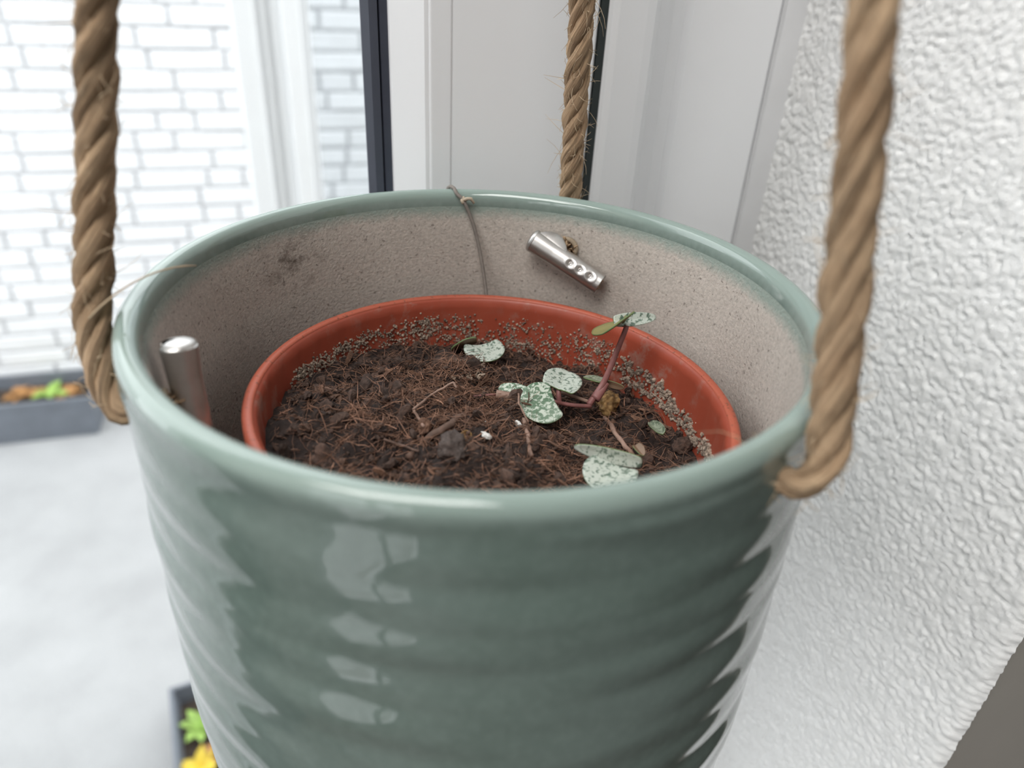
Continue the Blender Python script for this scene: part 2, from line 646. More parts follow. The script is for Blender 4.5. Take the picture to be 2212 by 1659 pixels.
struct('trim_1', b, M['stucco_far'])['label'] = 'white stucco on the rest of the window reveal'

# ------------------------------------------------------------------ window
win = empty('window_1', ((X_L + P_ST) / 2, Y_WIN, .02))
tag(win, 'tall white plastic terrace window with a dark glazing gasket', kind='structure')
ZB, ZT = .02, Z_WT - .005
# fixed frame stile beside the stucco (outline seen from above)
fr = [(0.1248, 0.3130), (0.1248, 0.2775), (0.1258, 0.2758), (0.1281, 0.2745), (0.1394, 0.2745), (0.1432, 0.2755), (0.1456, 0.2785), (0.1508, 0.2865),
      (0.1592, 0.2915), (0.1644, 0.2915), (0.1668, 0.2890), (0.1998, 0.2790), (0.2016, 0.2805), (0.2016, 0.3430), (0.1248, 0.3430)]
b = MB(); b.prism(fr, ZB, ZT); fix_normals(b.build('frame_stile', M['pvc'], win))
b = MB(); b.prism([(0.2018, 0.2800), (0.2040, 0.2805), (0.2125, 0.2775), (0.2134, 0.3430), (0.2018, 0.3430)], ZB, ZT)
fix_normals(b.build('sealing_strip', m_plain('grey_sealant', (.68, .68, .69), .6, .05, 30), win))
b = MB(); b.prism([(0.1217, 0.2775), (0.1248, 0.2775), (0.1248, 0.3230), (0.1217, 0.3230)], ZB + .03, ZT - .03)
fix_normals(b.build('seal', M['seal'], win))
# sash stile with slanted bead
b = MB(); b.prism([(0.0622, 0.2773), (0.1204, 0.2773), (0.1216, 0.2786), (0.1216, 0.3280), (0.0570, 0.3280), (0.0570, 0.2779), (0.0577, 0.2773)], ZB + .03, ZT - .03)
bevel(fix_normals(b.build('sash_stile', M['pvc'], win)), .0006, 2)
b = MB(); b.prism([(0.0570, 0.2781), (0.0570, 0.3030), (0.0447, 0.3030), (0.0447, 0.2895), (0.0450, 0.2880), (0.0556, 0.2783)], ZB + .09, ZT - .09)
fix_normals(b.build('glazing_bead', M['pvc'], win))
b = MB(); b.prism([(0.0447, 0.2900), (0.0419, 0.2900), (0.0415, 0.2925), (0.0411, 0.2902), (0.0382, 0.2910), (0.0356, 0.2940), (0.0356, 0.2955), (0.0447, 0.2955)], ZB + .09, ZT - .09)
fix_normals(b.build('gasket', M['gasket'], win))
# fine line on the sash face
b = MB(); b.prism([(0.0648, 0.2770), (0.0652, 0.2770), (0.0652, 0.2776), (0.0648, 0.2776)], ZB + .03, ZT - .03)
fix_normals(b.build('bead_joint', m_plain('grey_joint', (.60, .59, .60), .5, .02, 10), win))
# rails and left stile
XSL = X_L + .10
b = MB(); b.box((X_L, 0.2720, ZB), (X_L + .06, 0.3430, ZT)); bevel(b.build('frame_stile', M['pvc'], win), .002)
b = MB(); b.box((X_L + .06, 0.2773, ZB + .03), (XSL + .03, 0.3280, ZT - .03)); bevel(b.build('sash_stile', M['pvc'], win), .002)
b = MB(); b.box((X_L + .06, 0.2730, ZB), (0.1248, 0.3430, ZB + .03)); bevel(b.build('frame_rail', M['pvc'], win), .002)
b = MB(); b.box((X_L + .06, 0.2730, ZT - .03), (0.1248, 0.3430, ZT)); bevel(b.build('frame_rail', M['pvc'], win), .002)
b = MB(); b.box((XSL + .03, 0.2773, ZB + .03), (0.0570, 0.3280, ZB + .09)); bevel(b.build('sash_rail', M['pvc'], win), .002)
b = MB(); b.box((XSL + .03, 0.2773, ZT - .09), (0.0570, 0.3280, ZT - .03)); bevel(b.build('sash_rail', M['pvc'], win), .002)
b = MB(); b.add([(XSL + .03, 0.2958, ZB + .09), (0.0448, 0.2958, ZB + .09), (0.0448, 0.2958, ZT - .09), (XSL + .03, 0.2958, ZT - .09)], [(0, 1, 2, 3)])
b.build('pane', M['glass'], win)

# ------------------------------------------------------------------ terrace
b = MB(); b.box((-6, Y_WIN + .06, -.10), (6, 2.9, 0.0)); struct('floor_terrace', b, M['paving'])
b = MB(); b.box((-6, -4.0, -.10), (ROOM_L - .2, Y_WIN + .06, 0.0)); struct('floor_garden', b, M['paving'])
b = MB(); b.box((-2.75, -4.0, 0), (-2.60, Y_WIN + .06, 2.3)); struct('wall_sky_block', b, m_plain('grey_sky_block', (.33, .35, .34), .85, .25, 3, bump=.2))  # added unseen wall, blocks sky behind the patio door to dim its reflection
YB = 2.67
wall = MB(); wall.box((-4.0, YB + .007, 0), (3.2, YB + .12, 2.3))
wall = struct('wall_brick', wall, M['mortar'])
wall['label'] = 'whitewashed brick wall across the terrace'
rng = random.Random(4)
CH, GAP = .062, .011
meshes = {}


def brick_mesh(L, k):
    key = (round(L, 3), k)
    if key in meshes: return meshes[key]
    bm = bmesh.new()
    bmesh.ops.create_cube(bm, size=1)
    r_ = random.Random(int(L * 1000) * 31 + k)
    for v in bm.verts:
        v.co = Vector((v.co.x * L, v.co.y * .03 + .015, v.co.z * (CH - GAP)))
        if v.co.y < .01:
            v.co += Vector((r_.uniform(-.0015, .0015), r_.uniform(-.002, .002), r_.uniform(-.0015, .0015)))
    bmesh.ops.bevel(bm, geom=[e for e in bm.edges if all(v.co.y < .01 for v in e.verts)], offset=.004, segments=1, affect='EDGES')
    me_ = bpy.data.meshes.new('brick')
    bm.to_mesh(me_); bm.free()
    me_.materials.append(M['brick'])
    meshes[key] = me_
    return me_


rest = MB()
count = 0
for row in range(37):
    z = row * CH + CH / 2
    x = -3.95 + rng.uniform(0, .2)
    while x < 3.1:
        L = .105 if rng.random() < .36 else .212
        w_ = L - .003 + rng.uniform(-.003, .003)
        cx = x + L / 2
        seen = (-1.22 < cx < .46) and (2 <= row <= 23)
        if seen and count < 295:
            o = bpy.data.objects.new('brick', brick_mesh(L - .002, rng.randrange(4)))
            COL.objects.link(o)
            o.parent = wall
            o.location = (cx, YB + rng.uniform(-.002, .002), z + rng.uniform(-.001, .001))
            count += 1
        else:
            rest.box((x, YB, z - (CH - GAP) / 2), (x + w_, YB + .03, z + (CH - GAP) / 2))
        x += L + GAP
rb = rest.build('brick_rest', M['brick'], wall)
tag(rb, 'whitewashed bricks of the wall outside the picture', kind='stuff')


def leaf_blade(mb, base, dirv, up, L, W, curl=.25, mi=0, n=5):
    dirv = dirv.normalized()
    side = dirv.cross(up).normalized()
    nrm = side.cross(dirv).normalized()
    v, f = [], []
    for i in range(n + 1):
        t_ = i / n
        w_ = W * math.sin(math.pi * min(.98, .06 + .92 * t_)) ** .8
        c = base + dirv * (L * t_) + nrm * (-curl * L * t_ * t_)
        for s_, dz in ((-1, .12), (0, -.05), (1, .12)):
            v.append(c + side * (s_ * w_ / 2) + nrm * (dz * w_))
    for i in range(n):
        for j in range(2):
            q = i * 3 + j
            f.append((q, q + 1, q + 4, q + 3))
    mb.add(v, f, mi)


def planter(name, c, yaw, sx, sy, h, label, group, lip=.012, wallt=.008, ring=True):
    root = empty(name, Vector((c[0], c[1], 0)))
    mt = Matrix.Translation(Vector((c[0], c[1], 0))) @ Matrix.Rotation(yaw, 4, 'Z')
    hx, hy = sx / 2, sy / 2

    def ringmesh(mb, prof):
        v, f = [], []
        for (off, z) in prof:
            for (sx_, sy_) in ((-1, -1), (1, -1), (1, 1), (-1, 1)):
                v.append(mt @ Vector((sx_ * (hx + off), sy_ * (hy + off), z)))
        k = len(prof)
        for i in range(k - 1):
            for j in range(4):
                f.append((i * 4 + j, i * 4 + (j + 1) % 4, (i + 1) * 4 + (j + 1) % 4, (i + 1) * 4 + j))
        return mb.add(v, f)
    b_ = MB()
    tp = .012
    ringmesh(b_, [(-.05, 0), (-tp, 0), (-tp, h * .14), (-tp + .004, h * .17), (-.004, h - .02), (-.004 - wallt, h - .02), (-tp - wallt, .01), (-.06, .01)])
    bevel(fix_normals(b_.build('body', M['zinc'], root)), .003)
    b_ = MB()
    ringmesh(b_, [(-.004, h - .022), (0, h - .022), (0, h), (-lip, h), (-lip, h - .03), (-.004 - wallt, h - .03)])
    bevel(fix_normals(b_.build('rim', M['zinc'], root)), .002)
    b_ = MB()
    n_ = 14
    r_ = random.Random(3)
    v = [mt @ Vector((-hx + .012 + (sx - .024) * i / n_, -hy + .012 + (sy - .024) * j / n_, h - .048 + r_.uniform(-.006, .006))) for j in range(n_ + 1) for i in range(n_ + 1)]
    f = [(j * (n_ + 1) + i, j * (n_ + 1) + i + 1, (j + 1) * (n_ + 1) + i + 1, (j + 1) * (n_ + 1) + i) for j in range(n_) for i in range(n_)]
    b_.add(v, f)
    so = b_.build('soil', M['dsoil'], root, True)
    tag(root, label, 'planter', group)
    return root, mt, h


pr, pm, ph = planter('window_box', (-1.18, 2.555), R(-.5), .98, .215, .161, 'long dark grey planter box at the foot of the white brick wall', None)
rl = random.Random(9)


def tuft(name, px, py, z0, drop, mt_, L, n_, spread, label):
    p = CAM + ray(px, py) * ((z0 - CAM.z) / ray(px, py).z)
    b_ = MB()
    for q in range(n_):
        a = 6.283 * q / n_ + rl.uniform(-.4, .4)
        leaf_blade(b_, p + Vector((0, 0, -drop)), Vector((math.cos(a), math.sin(a), rl.uniform(*spread))), Vector((0, 0, 1)), L, L * .58, .4)
    tag(b_.build(name, M[mt_], None, True), label, 'plant')


for (px, py, mt_, L, lab) in ((30, 842, 'amber', .05, 'withered brown leaf tuft at the far left of the long planter box'),
                              (62, 838, 'amber', .055, 'withered orange tuft left of the green one in the long planter box'),
                              (104, 839, 'green', .065, 'only green leaf tuft in the long grey planter box'),
                              (141, 838, 'amber', .055, 'withered orange tuft right of the green one in the long planter box')):
    tuft('withered_plant' if mt_ == 'amber' else 'green_seedling', px, py, .137, .025, mt_, L, 6, (.25, .9), lab)

tr, tm, th = planter('planter_tray', (-.020, 1.022), R(7.6), .62, .46, .10, 'low dark planter tray of yellow and green leaves on the terrace floor', None, lip=.010)
for (nm, px, py, mt_, L, lab) in (('leafy_seedling', 428, 1540, 'green', .045, 'bright green leaf tuft at the far corner of the low planter tray'),
                                  ('yellow_plant', 424, 1630, 'yellow', .042, 'yellow leaf tuft in front of the green one in the low planter tray'),
                                  ('orange_plant', 456, 1605, 'amber', .03, 'small orange leaf tuft right of the yellow leaves in the planter tray')):
    tuft(nm, px, py, .11, .05, mt_, L, 8, (.6, 1.8), lab)

# glazed wind screen outside: white fluted post and grey glass
sc = empty('wind_screen', Vector((.42, 1.40, 0)))
tag(sc, 'white-framed glass wind screen standing outside between window and brick wall', 'wind screen')
YS = 1.40
b = MB()
b.prism([(x_ * 1.4, y_) for (x_, y_) in [(-.030, YS + .02), (-.030, YS - .012), (-.026, YS - .016), (-.006, YS - .016), (-.002, YS - .010), (.000, YS + .004), (.005, YS + .004), (.006, YS - .004), (.0095, YS - .004),
         (.0105, YS + .008), (.0150, YS + .008), (.0160, YS + .000), (.0260, YS + .000), (.0275, YS - .014), (.0300, YS - .017), (.0470, YS - .017), (.0490, YS - .014), (.0500, YS + .006), (.0560, YS + .006), (.0575, YS + .002), (.0600, YS + .002), (.0600, YS + .05), (-.030, YS + .05)]], 0, 2.1)
fix_normals(b.build('post', M['pvc_out'], sc))
b = MB(); b.box((.084, YS - .012, 0), (1.0, YS + .04, .07)); bevel(b.build('rail', M['pvc_out'], sc), .003)
b = MB(); b.box((.084, YS - .012, 2.03), (1.0, YS + .04, 2.1)); bevel(b.build('rail', M['pvc_out'], sc), .003)
b = MB(); b.box((.94, YS - .012, .07), (1.0, YS + .04, 2.03)); bevel(b.build('post', M['pvc_out'], sc), .003)
b = MB(); b.add([(.081, YS + .018, .07), (.94, YS + .018, .07), (.94, YS + .018, 2.03), (.081, YS + .018, 2.03)], [(0, 1, 2, 3)])
b.build('pane', M['glass2'], sc)

# ------------------------------------------------------------------ hanging pot
hp = empty('hanging_pot', Vector((POT.x, POT.y, RIM - .152)))
tag(hp, 'glossy sage-green ceramic pot hanging on three jute ropes', 'hanging pot')

rings = [0.0045, .0104, .0187, .0299, .0400, .0509, .0655, .079, .093, .108, .123, .138, .150]


def body_r(d):
    base = np.interp(d, [.004, .03, .06, .10, .135, .150], [.0860, .0864, .0873, .0880, .0868, .0845])
    if d < rings[0]: return base
    for i in range(len(rings) - 1):
        if rings[i] <= d < rings[i + 1]:
            t_ = (d - rings[i]) / (rings[i + 1] - rings[i])
            amp = .00012 * min(1, (d - .004) / .02)
            return base + amp * (math.sin(math.pi * t_) * 2 - 1) * (1.0)
    return base


prof = []
for i in range(15):                                     # rolled lip, inside to outside
    a = math.pi * (1.0 - i / 14.0)
    prof.append((.0834 + .0028 * math.cos(a), -.0032 + .0032 * math.sin(a), 0))
d = .0048
while d < .148:
    prof.append((float(body_r(d)), -d, 0))
    d += .0011
for (r_, d_) in ((.0838, .1495), (.0815, .1512), (.076, .152), (.02, .152), (.0001, .152)):
    prof.append((r_, -d_, 0))
NSEG = 180
verts, faces, slots = [], [], []
inner = [(.0001, .1455), (.060, .1455), (.0735, .144), (.0765, .138), (.0780, .10), (.0785, .05), (.0792, .02), (.0799, .010), (.0804, .0052)]
full = [(r_, -d_) for (r_, d_) in inner] + [(p[0], p[1]) for p in prof]
NI = len(inner)
for (r_, z_) in full:
    for j in range(NSEG):
        a = 2 * math.pi * j / NSEG
        w_ = 0
        if -z_ > .006 and r_ > .08 and -z_ < .149:      # hand-thrown unevenness
            w_ = .00022 * math.sin(3 * a + 190 * z_) + .00016 * math.sin(5 * a - 310 * z_ + 1) + .00010 * math.sin(9 * a + 520 * z_)
        verts.append((math.cos(a) * (r_ + w_), math.sin(a) * (r_ + w_), z_))
for i in range(len(full) - 1):
    for j in range(NSEG):
        faces.append((i * NSEG + j, i * NSEG + (j + 1) % NSEG, (i + 1) * NSEG + (j + 1) % NSEG, (i + 1) * NSEG + j))
        slots.append(1 if i < NI - 1 else 0)
body = mesh_obj('pot_body', verts, faces, [M['glaze'], M['stoneware']], None, True, slots)
body.location = POTC
body.parent = hp
body.matrix_parent_inverse = hp.matrix_world.inverted()
fix_normals(body)

# ---- ropes
HOLES = [(18.6, .0165), (-116.0, .0200), (134.5, .0105)]
RIM_ANG = [16.0, -106.0, 132.0]
APEX = Vector((POT.x, POT.y, RIM + .42)) + rotz((.010, 0, 0))


def bez(p0, p1, p2, p3, n):
    return [p0 * (1 - t) ** 3 + p1 * 3 * t * (1 - t) ** 2 + p2 * 3 * t * t * (1 - t) + p3 * t ** 3 for t in [i / n for i in range(n + 1)]]


def frames(pts):
    out = []
    t0 = (pts[1] - pts[0]).normalized()
    nr = t0.orthogonal().normalized()
    for i in range(len(pts)):
        t_ = (pts[min(i + 1, len(pts) - 1)] - pts[max(i - 1, 0)]).normalized()
        nr = (nr - t_ * nr.dot(t_)).normalized()
        out.append((t_, nr, t_.cross(nr)))
    return out


def rope(name, pts, rad, parent, seed, pitch=.030, strands=4, fuzz=260, label=None):
    # resample at 1 mm
    L = [0]
    for i in range(1, len(pts)): L.append(L[-1] + (pts[i] - pts[i - 1]).length)
    n = int(L[-1] / .0014)
    res, k = [], 0
    for i in range(n + 1):
        s_ = L[-1] * i / n
        while k < len(L) - 2 and L[k + 1] < s_: k += 1
        f_ = (s_ - L[k]) / max(1e-9, L[k + 1] - L[k])
        res.append(pts[k].lerp(pts[k + 1], f_))
    fr_ = frames(res)
    rr_ = random.Random(seed)
    verts, faces, uvs = [], [], []
    ns = 9
    sr = rad * .50
    for s_ in range(strands):
        path = []
        ph = 2 * math.pi * s_ / strands
        for i, p in enumerate(res):
            a = ph + 2 * math.pi * (L[-1] * i / n) / pitch
            t_, nr, bn = fr_[i]
            path.append(p + (nr * math.cos(a) + bn * math.sin(a)) * (rad - sr) * min(1.0, .72 + .28 * max(0.0, L[-1] * i / n - .008) / .016))
        ff = frames(path)
        base = len(verts)
        for i, p in enumerate(path):
            t_, nr, bn = ff[i]
            tap = min(1.0, .72 + .28 * max(0.0, L[-1] * i / n - .008) / .016)
            lump = 1 + .10 * math.sin(i * .35 + s_ * 2.1) + .07 * math.sin(i * .083 + s_ * 4.0) + .08 * rr_.uniform(-1, 1)
            for j in range(ns):
                a = 2 * math.pi * j / ns + i * .11
                yarn = 1 + .10 * math.cos(3 * (2 * math.pi * j / ns) + 0.0)
                verts.append(p + (nr * math.cos(a) + bn * math.sin(a)) * sr * lump * yarn * tap)
                uvs.append((j / ns, i * .0014 / .02))
        for i in range(len(path) - 1):
            for j in range(ns):
                faces.append((base + i * ns + j, base + i * ns + (j + 1) % ns, base + (i + 1) * ns + (j + 1) % ns, base + (i + 1) * ns + j))
    ob = mesh_obj(name, verts, faces, M['jute'], parent, True)
    uvl = ob.data.uv_layers.new(name='UVMap')
    lv = np.zeros(len(ob.data.loops), int)
    ob.data.loops.foreach_get('vertex_index', lv)
    uvl.data.foreach_set('uv', np.array(uvs)[lv].ravel())
    if label: ob['label'] = label
    # stray fibres
    mb = MB()
    nmax = min(len(res) - 2, int(.30 / .0014))
    for q in range(fuzz):
        i = rr_.randrange(1, nmax)
        t_, nr, bn = fr_[i]
        a = rr_.uniform(0, 6.283)
        o_ = (nr * math.cos(a) + bn * math.sin(a))
        ln = rr_.uniform(.002, .0055) if rr_.random() < .88 else rr_.uniform(.006, .012)
        p0 = res[i] + o_ * rad * .85
        d_ = (o_ * rr_.uniform(.25, .8) + t_ * rr_.uniform(-1, 1)).normalized()
        tw = o_.cross(t_) * rr_.uniform(-1, 1)
        cur = [p0 + d_ * ln * s_ + tw * ln * .55 * s_ * s_ - o_ * ln * .25 * s_ * s_ for s_ in (0, .33, .66, 1)]
        mb.tube(cur, [.00010, .00009, .00007, .00004], 3, caps=False)
    fz = mb.build('rope_fuzz', M['fuzz'], ob)
    tag(fz, kind='stuff')
    return ob


rope_labels = ['jute rope rising behind the far rim of the pot', 'jute rope on the window side of the pot', 'jute rope in front of the stucco wall']
for k, (ang, d) in enumerate(HOLES):
    ra = RIM_ANG[k]
    a_in = polar(ang, .0772, d)
    a_out = polar(ang, .0868, d)
    up0 = polar(ra, .0908, -.001)
    rd = (polar(ang, 1, 0) - polar(ang, 0, 0)).normalized()
    tgt = (APEX - up0).normalized()
    pts = [a_in, polar(ang, .082, d)] + bez(a_out, polar(ang, .0905, d + .0012), up0 - tgt * .009, up0, 18)
    pts += [up0.lerp(APEX, t_ / 30) for t_ in range(1, 31)]
    rope('rope', pts, .0041, hp, 20 + k, pitch=(.030, .034, .038)[k], fuzz=(900, 420, 420)[k], label=rope_labels[k])
b = MB()
b.tube(bez(polar(-112, .0900, -.0010), polar(-112, .085, -.0060), polar(-104, .078, -.0080), polar(-98, .070, -.0045), 12), [.00022] * 12 + [.00010], 5)
b.build('loose_fibre', M['fuzz'], hp, True)
b = MB()
b.tube([APEX + Vector((.014 * math.cos(a), 0, .010 + .014 * math.sin(a))) for a in [2 * math.pi * i / 24 for i in range(24)]], .002, 8, closed=True)
b.build('ring', M['chrome'], hp, True)
b = MB(); b.tube([APEX + Vector((0, 0, .024)), Vector((APEX.x, APEX.y, ROOM_T))], .003, 8); b.build('cord', M['jute'], hp, True)

# rope holes and crimped end clamps inside the pot
for k, (ang, d) in enumerate(HOLES):
    c = polar(ang, .0785, d)
    rd = (polar(ang, 1, 0) - polar(ang, 0, 0)).normalized()
    tv = Vector((0, 0, 1)).cross(rd).normalized()
    b = MB()
    ring_ = [c + (tv * math.cos(a) + Vector((0, 0, 1)) * math.sin(a)) * .0034 - rd * .0002 for a in [2 * math.pi * i / 20 for i in range(20)]]
    b.tube(ring_, .0009, 6, closed=True)
    b.build('rope_hole', M['hole'], hp, True)
    if k == 2: continue
    b = MB()
    rl_ = random.Random(k)
    for q in range(60):
        a = rl_.uniform(0, 6.28); s_ = rl_.uniform(0, .0032)
        p0 = c + (tv * math.cos(a) + Vector((0, 0, 1)) * math.sin(a)) * s_
        p1 = p0 - rd * rl_.uniform(.0008, .0028) + Vector((rl_.uniform(-1, 1), rl_.uniform(-1, 1), rl_.uniform(-1, 1))) * .0022
        b.tube([p0 + rd * .002, p0 - rd * .0006, p1], [.0003, .00028, .0002], 4)
    f_ = b.build('rope_end', M['jute'], hp, True)
    tag(f_, kind='stuff')


def clamp(p0, p1, inward, label, rad=.0038, flat=.93):
    """folded sheet-metal rope clamp from p0 (flared end) to p1 (open crimped end)"""
    ax = (p1 - p0)
    L = ax.length
    ax.normalize()
    inward = (inward - ax * inward.dot(ax)).normalized()
    sd = ax.cross(inward).normalized()
    nu, nv = 96, 44
    dim = [.56, .70, .85]
    outer = []
    for i in range(nu + 1):
        u_ = i / nu
        fl = max(0, 1 - u_ / .30)                       # flare at the loop end
        rx = rad * (1.0 + .10 * fl)
        row = []
        for j in range(nv + 1):
            a = R(-150) + R(300) * j / nv               # opening towards the wall
            rr_ = rx
            for dc in dim:
                ds = math.hypot((u_ - dc) * L, (a - R(-18)) * rad) / .0016
                if ds < 1: rr_ -= .00085 * (math.cos(ds * math.pi) * .5 + .5)
                elif ds < 1.5: rr_ += .00010 * math.sin((ds - 1) * 2 * math.pi)
            x_ = math.sin(a) * rr_
            y_ = math.cos(a) * rr_ * flat
            # end of the sheet is cut on a slant at the flared end
            uu = u_ * L
            if u_ == 0: uu += .0004 * math.cos(a * 1.2)
            row.append(p0 + ax * uu + sd * x_ + inward * y_)
        outer.append(row)
    v, f = [], []
    W_ = nv + 1
    for r_ in outer: v += r_
    ins = []
    for i, r_ in enumerate(outer):
        for j, p in enumerate(r_):
            a = R(-150) + R(300) * j / nv
            v.append(p - (sd * math.sin(a) + inward * math.cos(a)) * .00035)
    N = (nu + 1) * W_
    for i in range(nu):
        for j in range(nv):
            q = i * W_ + j
            f.append((q, q + 1, q + W_ + 1, q + W_))
            f.append((N + q, N + q + W_, N + q + W_ + 1, N + q + 1))
    for i in range(nu):
        for j in (0, nv):
            q = i * W_ + j
            f.append((q, q + W_, N + q + W_, N + q))
    for i in (0, nu):
        for j in range(nv):
            q = i * W_ + j
            f.append((q, q + 1, N + q + 1, N + q))
    prev = list(range(0, W_))                           # rounded closed loop end
    for q in range(1, 7):
        b0 = len(v)
        ph_ = math.pi / 2 * q / 6
        for j in range(W_):
            p = outer[0][j]
            o_ = p - p0 - ax * (p - p0).dot(ax)
            v.append(p0 + o_ * max(.02, math.cos(ph_)) - ax * (.0017 * math.sin(ph_)))
        cur_ = list(range(b0, b0 + W_))
        for j in range(nv): f.append((prev[j], cur_[j], cur_[j + 1], prev[j + 1]))
        prev = cur_
    cl = mesh_obj('rope_clamp', v, f, M['chrome'], hp, True)
    fix_normals(cl)
    cl['label'] = label
    # bent side tab towards the hole
    b_ = MB()
    tabp = []
    for i in range(15):
        u_ = i / 14
        w_ = .0036 * math.sin(math.pi * min(1, u_ * .95 + .05)) ** .7
        q0 = p0 + ax * (L * (.03 + .42 * u_)) - sd * rad * .78 + inward * rad * .45
        q1 = q0 - sd * w_ - inward * w_ * .55
        tabp.append((q0, q1))
    vv = [p for pr_ in tabp for p in pr_]
    vv2 = [p - inward * .0004 for p in vv]
    ff = []
    n_ = len(tabp)
    for i in range(n_ - 1):
        ff.append((2 * i, 2 * i + 1, 2 * i + 3, 2 * i + 2))
        ff.append((2 * n_ + 2 * i, 2 * n_ + 2 * i + 2, 2 * n_ + 2 * i + 3, 2 * n_ + 2 * i + 1))
        ff.append((2 * i + 1, 2 * n_ + 2 * i + 1, 2 * n_ + 2 * i + 3, 2 * i + 3))
    b_.add(vv + vv2, ff)
    fix_normals(b_.build('tab', M['chrome'], cl, True))
    for dc in dim:                                      # pierced centres of the crimps
        c_ = p0 + ax * (L * dc) + sd * math.sin(R(-18)) * (rad - .00075) + inward * math.cos(R(-18)) * (rad - .00075) * flat
        nn = (sd * math.sin(R(-18)) + inward * math.cos(R(-18))).normalized()
        e1 = nn.orthogonal().normalized(); e2 = nn.cross(e1)
        b_ = MB()
        b_.tube([c_ + (e1 * math.cos(t_) + e2 * math.sin(t_)) * .00052 + nn * .00012 for t_ in [2 * math.pi * i / 12 for i in range(12)]], .00018, 5, closed=True)
        b_.build('crimp_eyelet', M['chrome'], cl, True)
    b_ = MB()
    rn = random.Random(int(L * 1e6))
    for q in range(40):
        a = rn.uniform(0, 6.28); s_ = rn.uniform(0, rad * .75)
        o_ = sd * math.cos(a) * s_ + inward * math.sin(a) * s_
        b_.tube([p0 + ax * L * .5 + o_, p0 + ax * (L - rn.uniform(-.0006, .0012)) + o_ * 1.05], .00028, 4)
    fe = b_.build('rope_core', M['jute'], cl, True)
    tag(fe, kind='stuff')
    return cl


def wallp(px, py, rad): return oncyl(px, py, rad, True)


ctr_in = lambda p: Vector((POT.x - p.x, POT.y - p.y, 0)).normalized()
q0, q1 = wallp(1152, 520, .0745), wallp(1297, 614, .0742)
clamp(q0, q1, ctr_in((q0 + q1) / 2) + Vector((0, 0, .25)), 'polished metal rope clamp with three crimps on the far inner wall')
q0 = polar(-112.5, .0738, .0075); q1 = polar(-116, .0735, .0330)
clamp(q0, q1, ctr_in(q0), 'metal rope clamp on the shaded inner wall by the window', rad=.0042)
q0 = polar(134, .0738, .0260); q1 = polar(152, .0738, .0340)
clamp(q0, q1, ctr_in(q0), 'metal rope clamp hidden below the near rim')

# ------------------------------------------------------------------ nursery pot
NC = rotz((-.0042, .1708, 0))
NRZ = RIM - .0306
np_root = empty('nursery_pot', Vector((NC.x, NC.y, RIM - .1455)))
tag(np_root, 'orange plastic nursery pot standing inside the green ceramic pot', 'plant pot')
tilt = Matrix.Translation(Vector((NC.x, NC.y, NRZ)))
sl = rotz((-.028, -.018, 0))                      # small lean
sh = Matrix(((1, 0, 0, 0), (0, 1, 0, 0), (sl.x, sl.y, 1, 0), (0, 0, 0, 1)))
lean = tilt @ sh
NPH = .1135


def npot_r(d):          # inner wall radius
    return .0632 - .095 * d


n = 160
b = MB(); b.lathe([(.0635, -.0005), (.0640, .0), (.0656, .0), (.0663, -.0007), (.0664, -.0095), (.0650, -.0095), (.0650, -.003), (.0637, -.003)], n, (0, 0, 0), closed=True)
rim_o = b.build('rim', M['terracotta_rim'], np_root, True)
rim_o.data.transform(lean)
fix_normals(rim_o)
b = MB()
prof = [(.0636, -.0006), (.0628, -.0012), (.0624, -.004)] + [(npot_r(x), -x) for x in (.008, .02, .035, .05, .07, .09, .108)] + [(.001, -.108), (.001, -.1115), (.053, -.1115)] + [(npot_r(x) + .0014, -x) for x in (.10, .06, .03, .0096)]
v0 = len(b.v)
b.lathe(prof, n, (0, 0, 0))
wo = b.build('wall', M['terracotta'], np_root, True)
for v in wo.data.vertices:                       # faint moulded ribs on the inside
    r_ = math.hypot(v.co.x, v.co.y)
    if r_ > .05 and -.105 < v.co.z < -.003:
        a = math.atan2(v.co.y, v.co.x)
        k_ = 1 + .00040 / r_ * max(0, math.cos(a * 40)) ** 4
        v.co.x *= k_; v.co.y *= k_
wo.data.transform(lean)
fix_normals(wo)


# ------------------------------------------------------------------ soil
def soil_d(x, y):
    """depth of soil below the ceramic rim; x right, y away, from the inner pot centre"""
    r2 = (x * x + y * y)
    d_ = .0475 + .0065 * (x / .06) + .0035 * (y / .06)
    d_ -= .0045 * np.exp(-r2 / .028 ** 2)
    d_ -= .004 * np.exp(-((x + .030) ** 2 + (y - .010) ** 2) / .018 ** 2)
    d_ += .003 * np.exp(-((x - .040) ** 2 + (y - .020) ** 2) / .016 ** 2)
    d_ -= .0055 * np.exp(-((x + .012) ** 2 + (y - .026) ** 2) / .009 ** 2)
    d_ -= .0025 * np.exp(-((x + .004) ** 2 + (y + .020) ** 2) / .012 ** 2)
    return d_


def soil_noise(x, y):
    return (perlin2(x / .014 + 5, y / .014 + 5, 21) * .0050 + perlin2(x / .006 + 9, y / .006 + 2, 22) * .0040 + perlin2(x / .0026 + 3, y / .0026 + 1, 23) * .0016
            + perlin2(x / .0011 + 3, y / .0011 + 8, 24) * .0007)


def soil_point(lx, ly, lift=0.0):
    dd = float(soil_d(np.array([lx]), np.array([ly]))[0] - soil_noise(np.array([lx]), np.array([ly]))[0])
    w_ = rotz((lx, ly, 0))
    return Vector((NC.x + w_.x, NC.y + w_.y, RIM - dd + lift))


def soil_r(dd): return npot_r(dd - .0306) - .0004


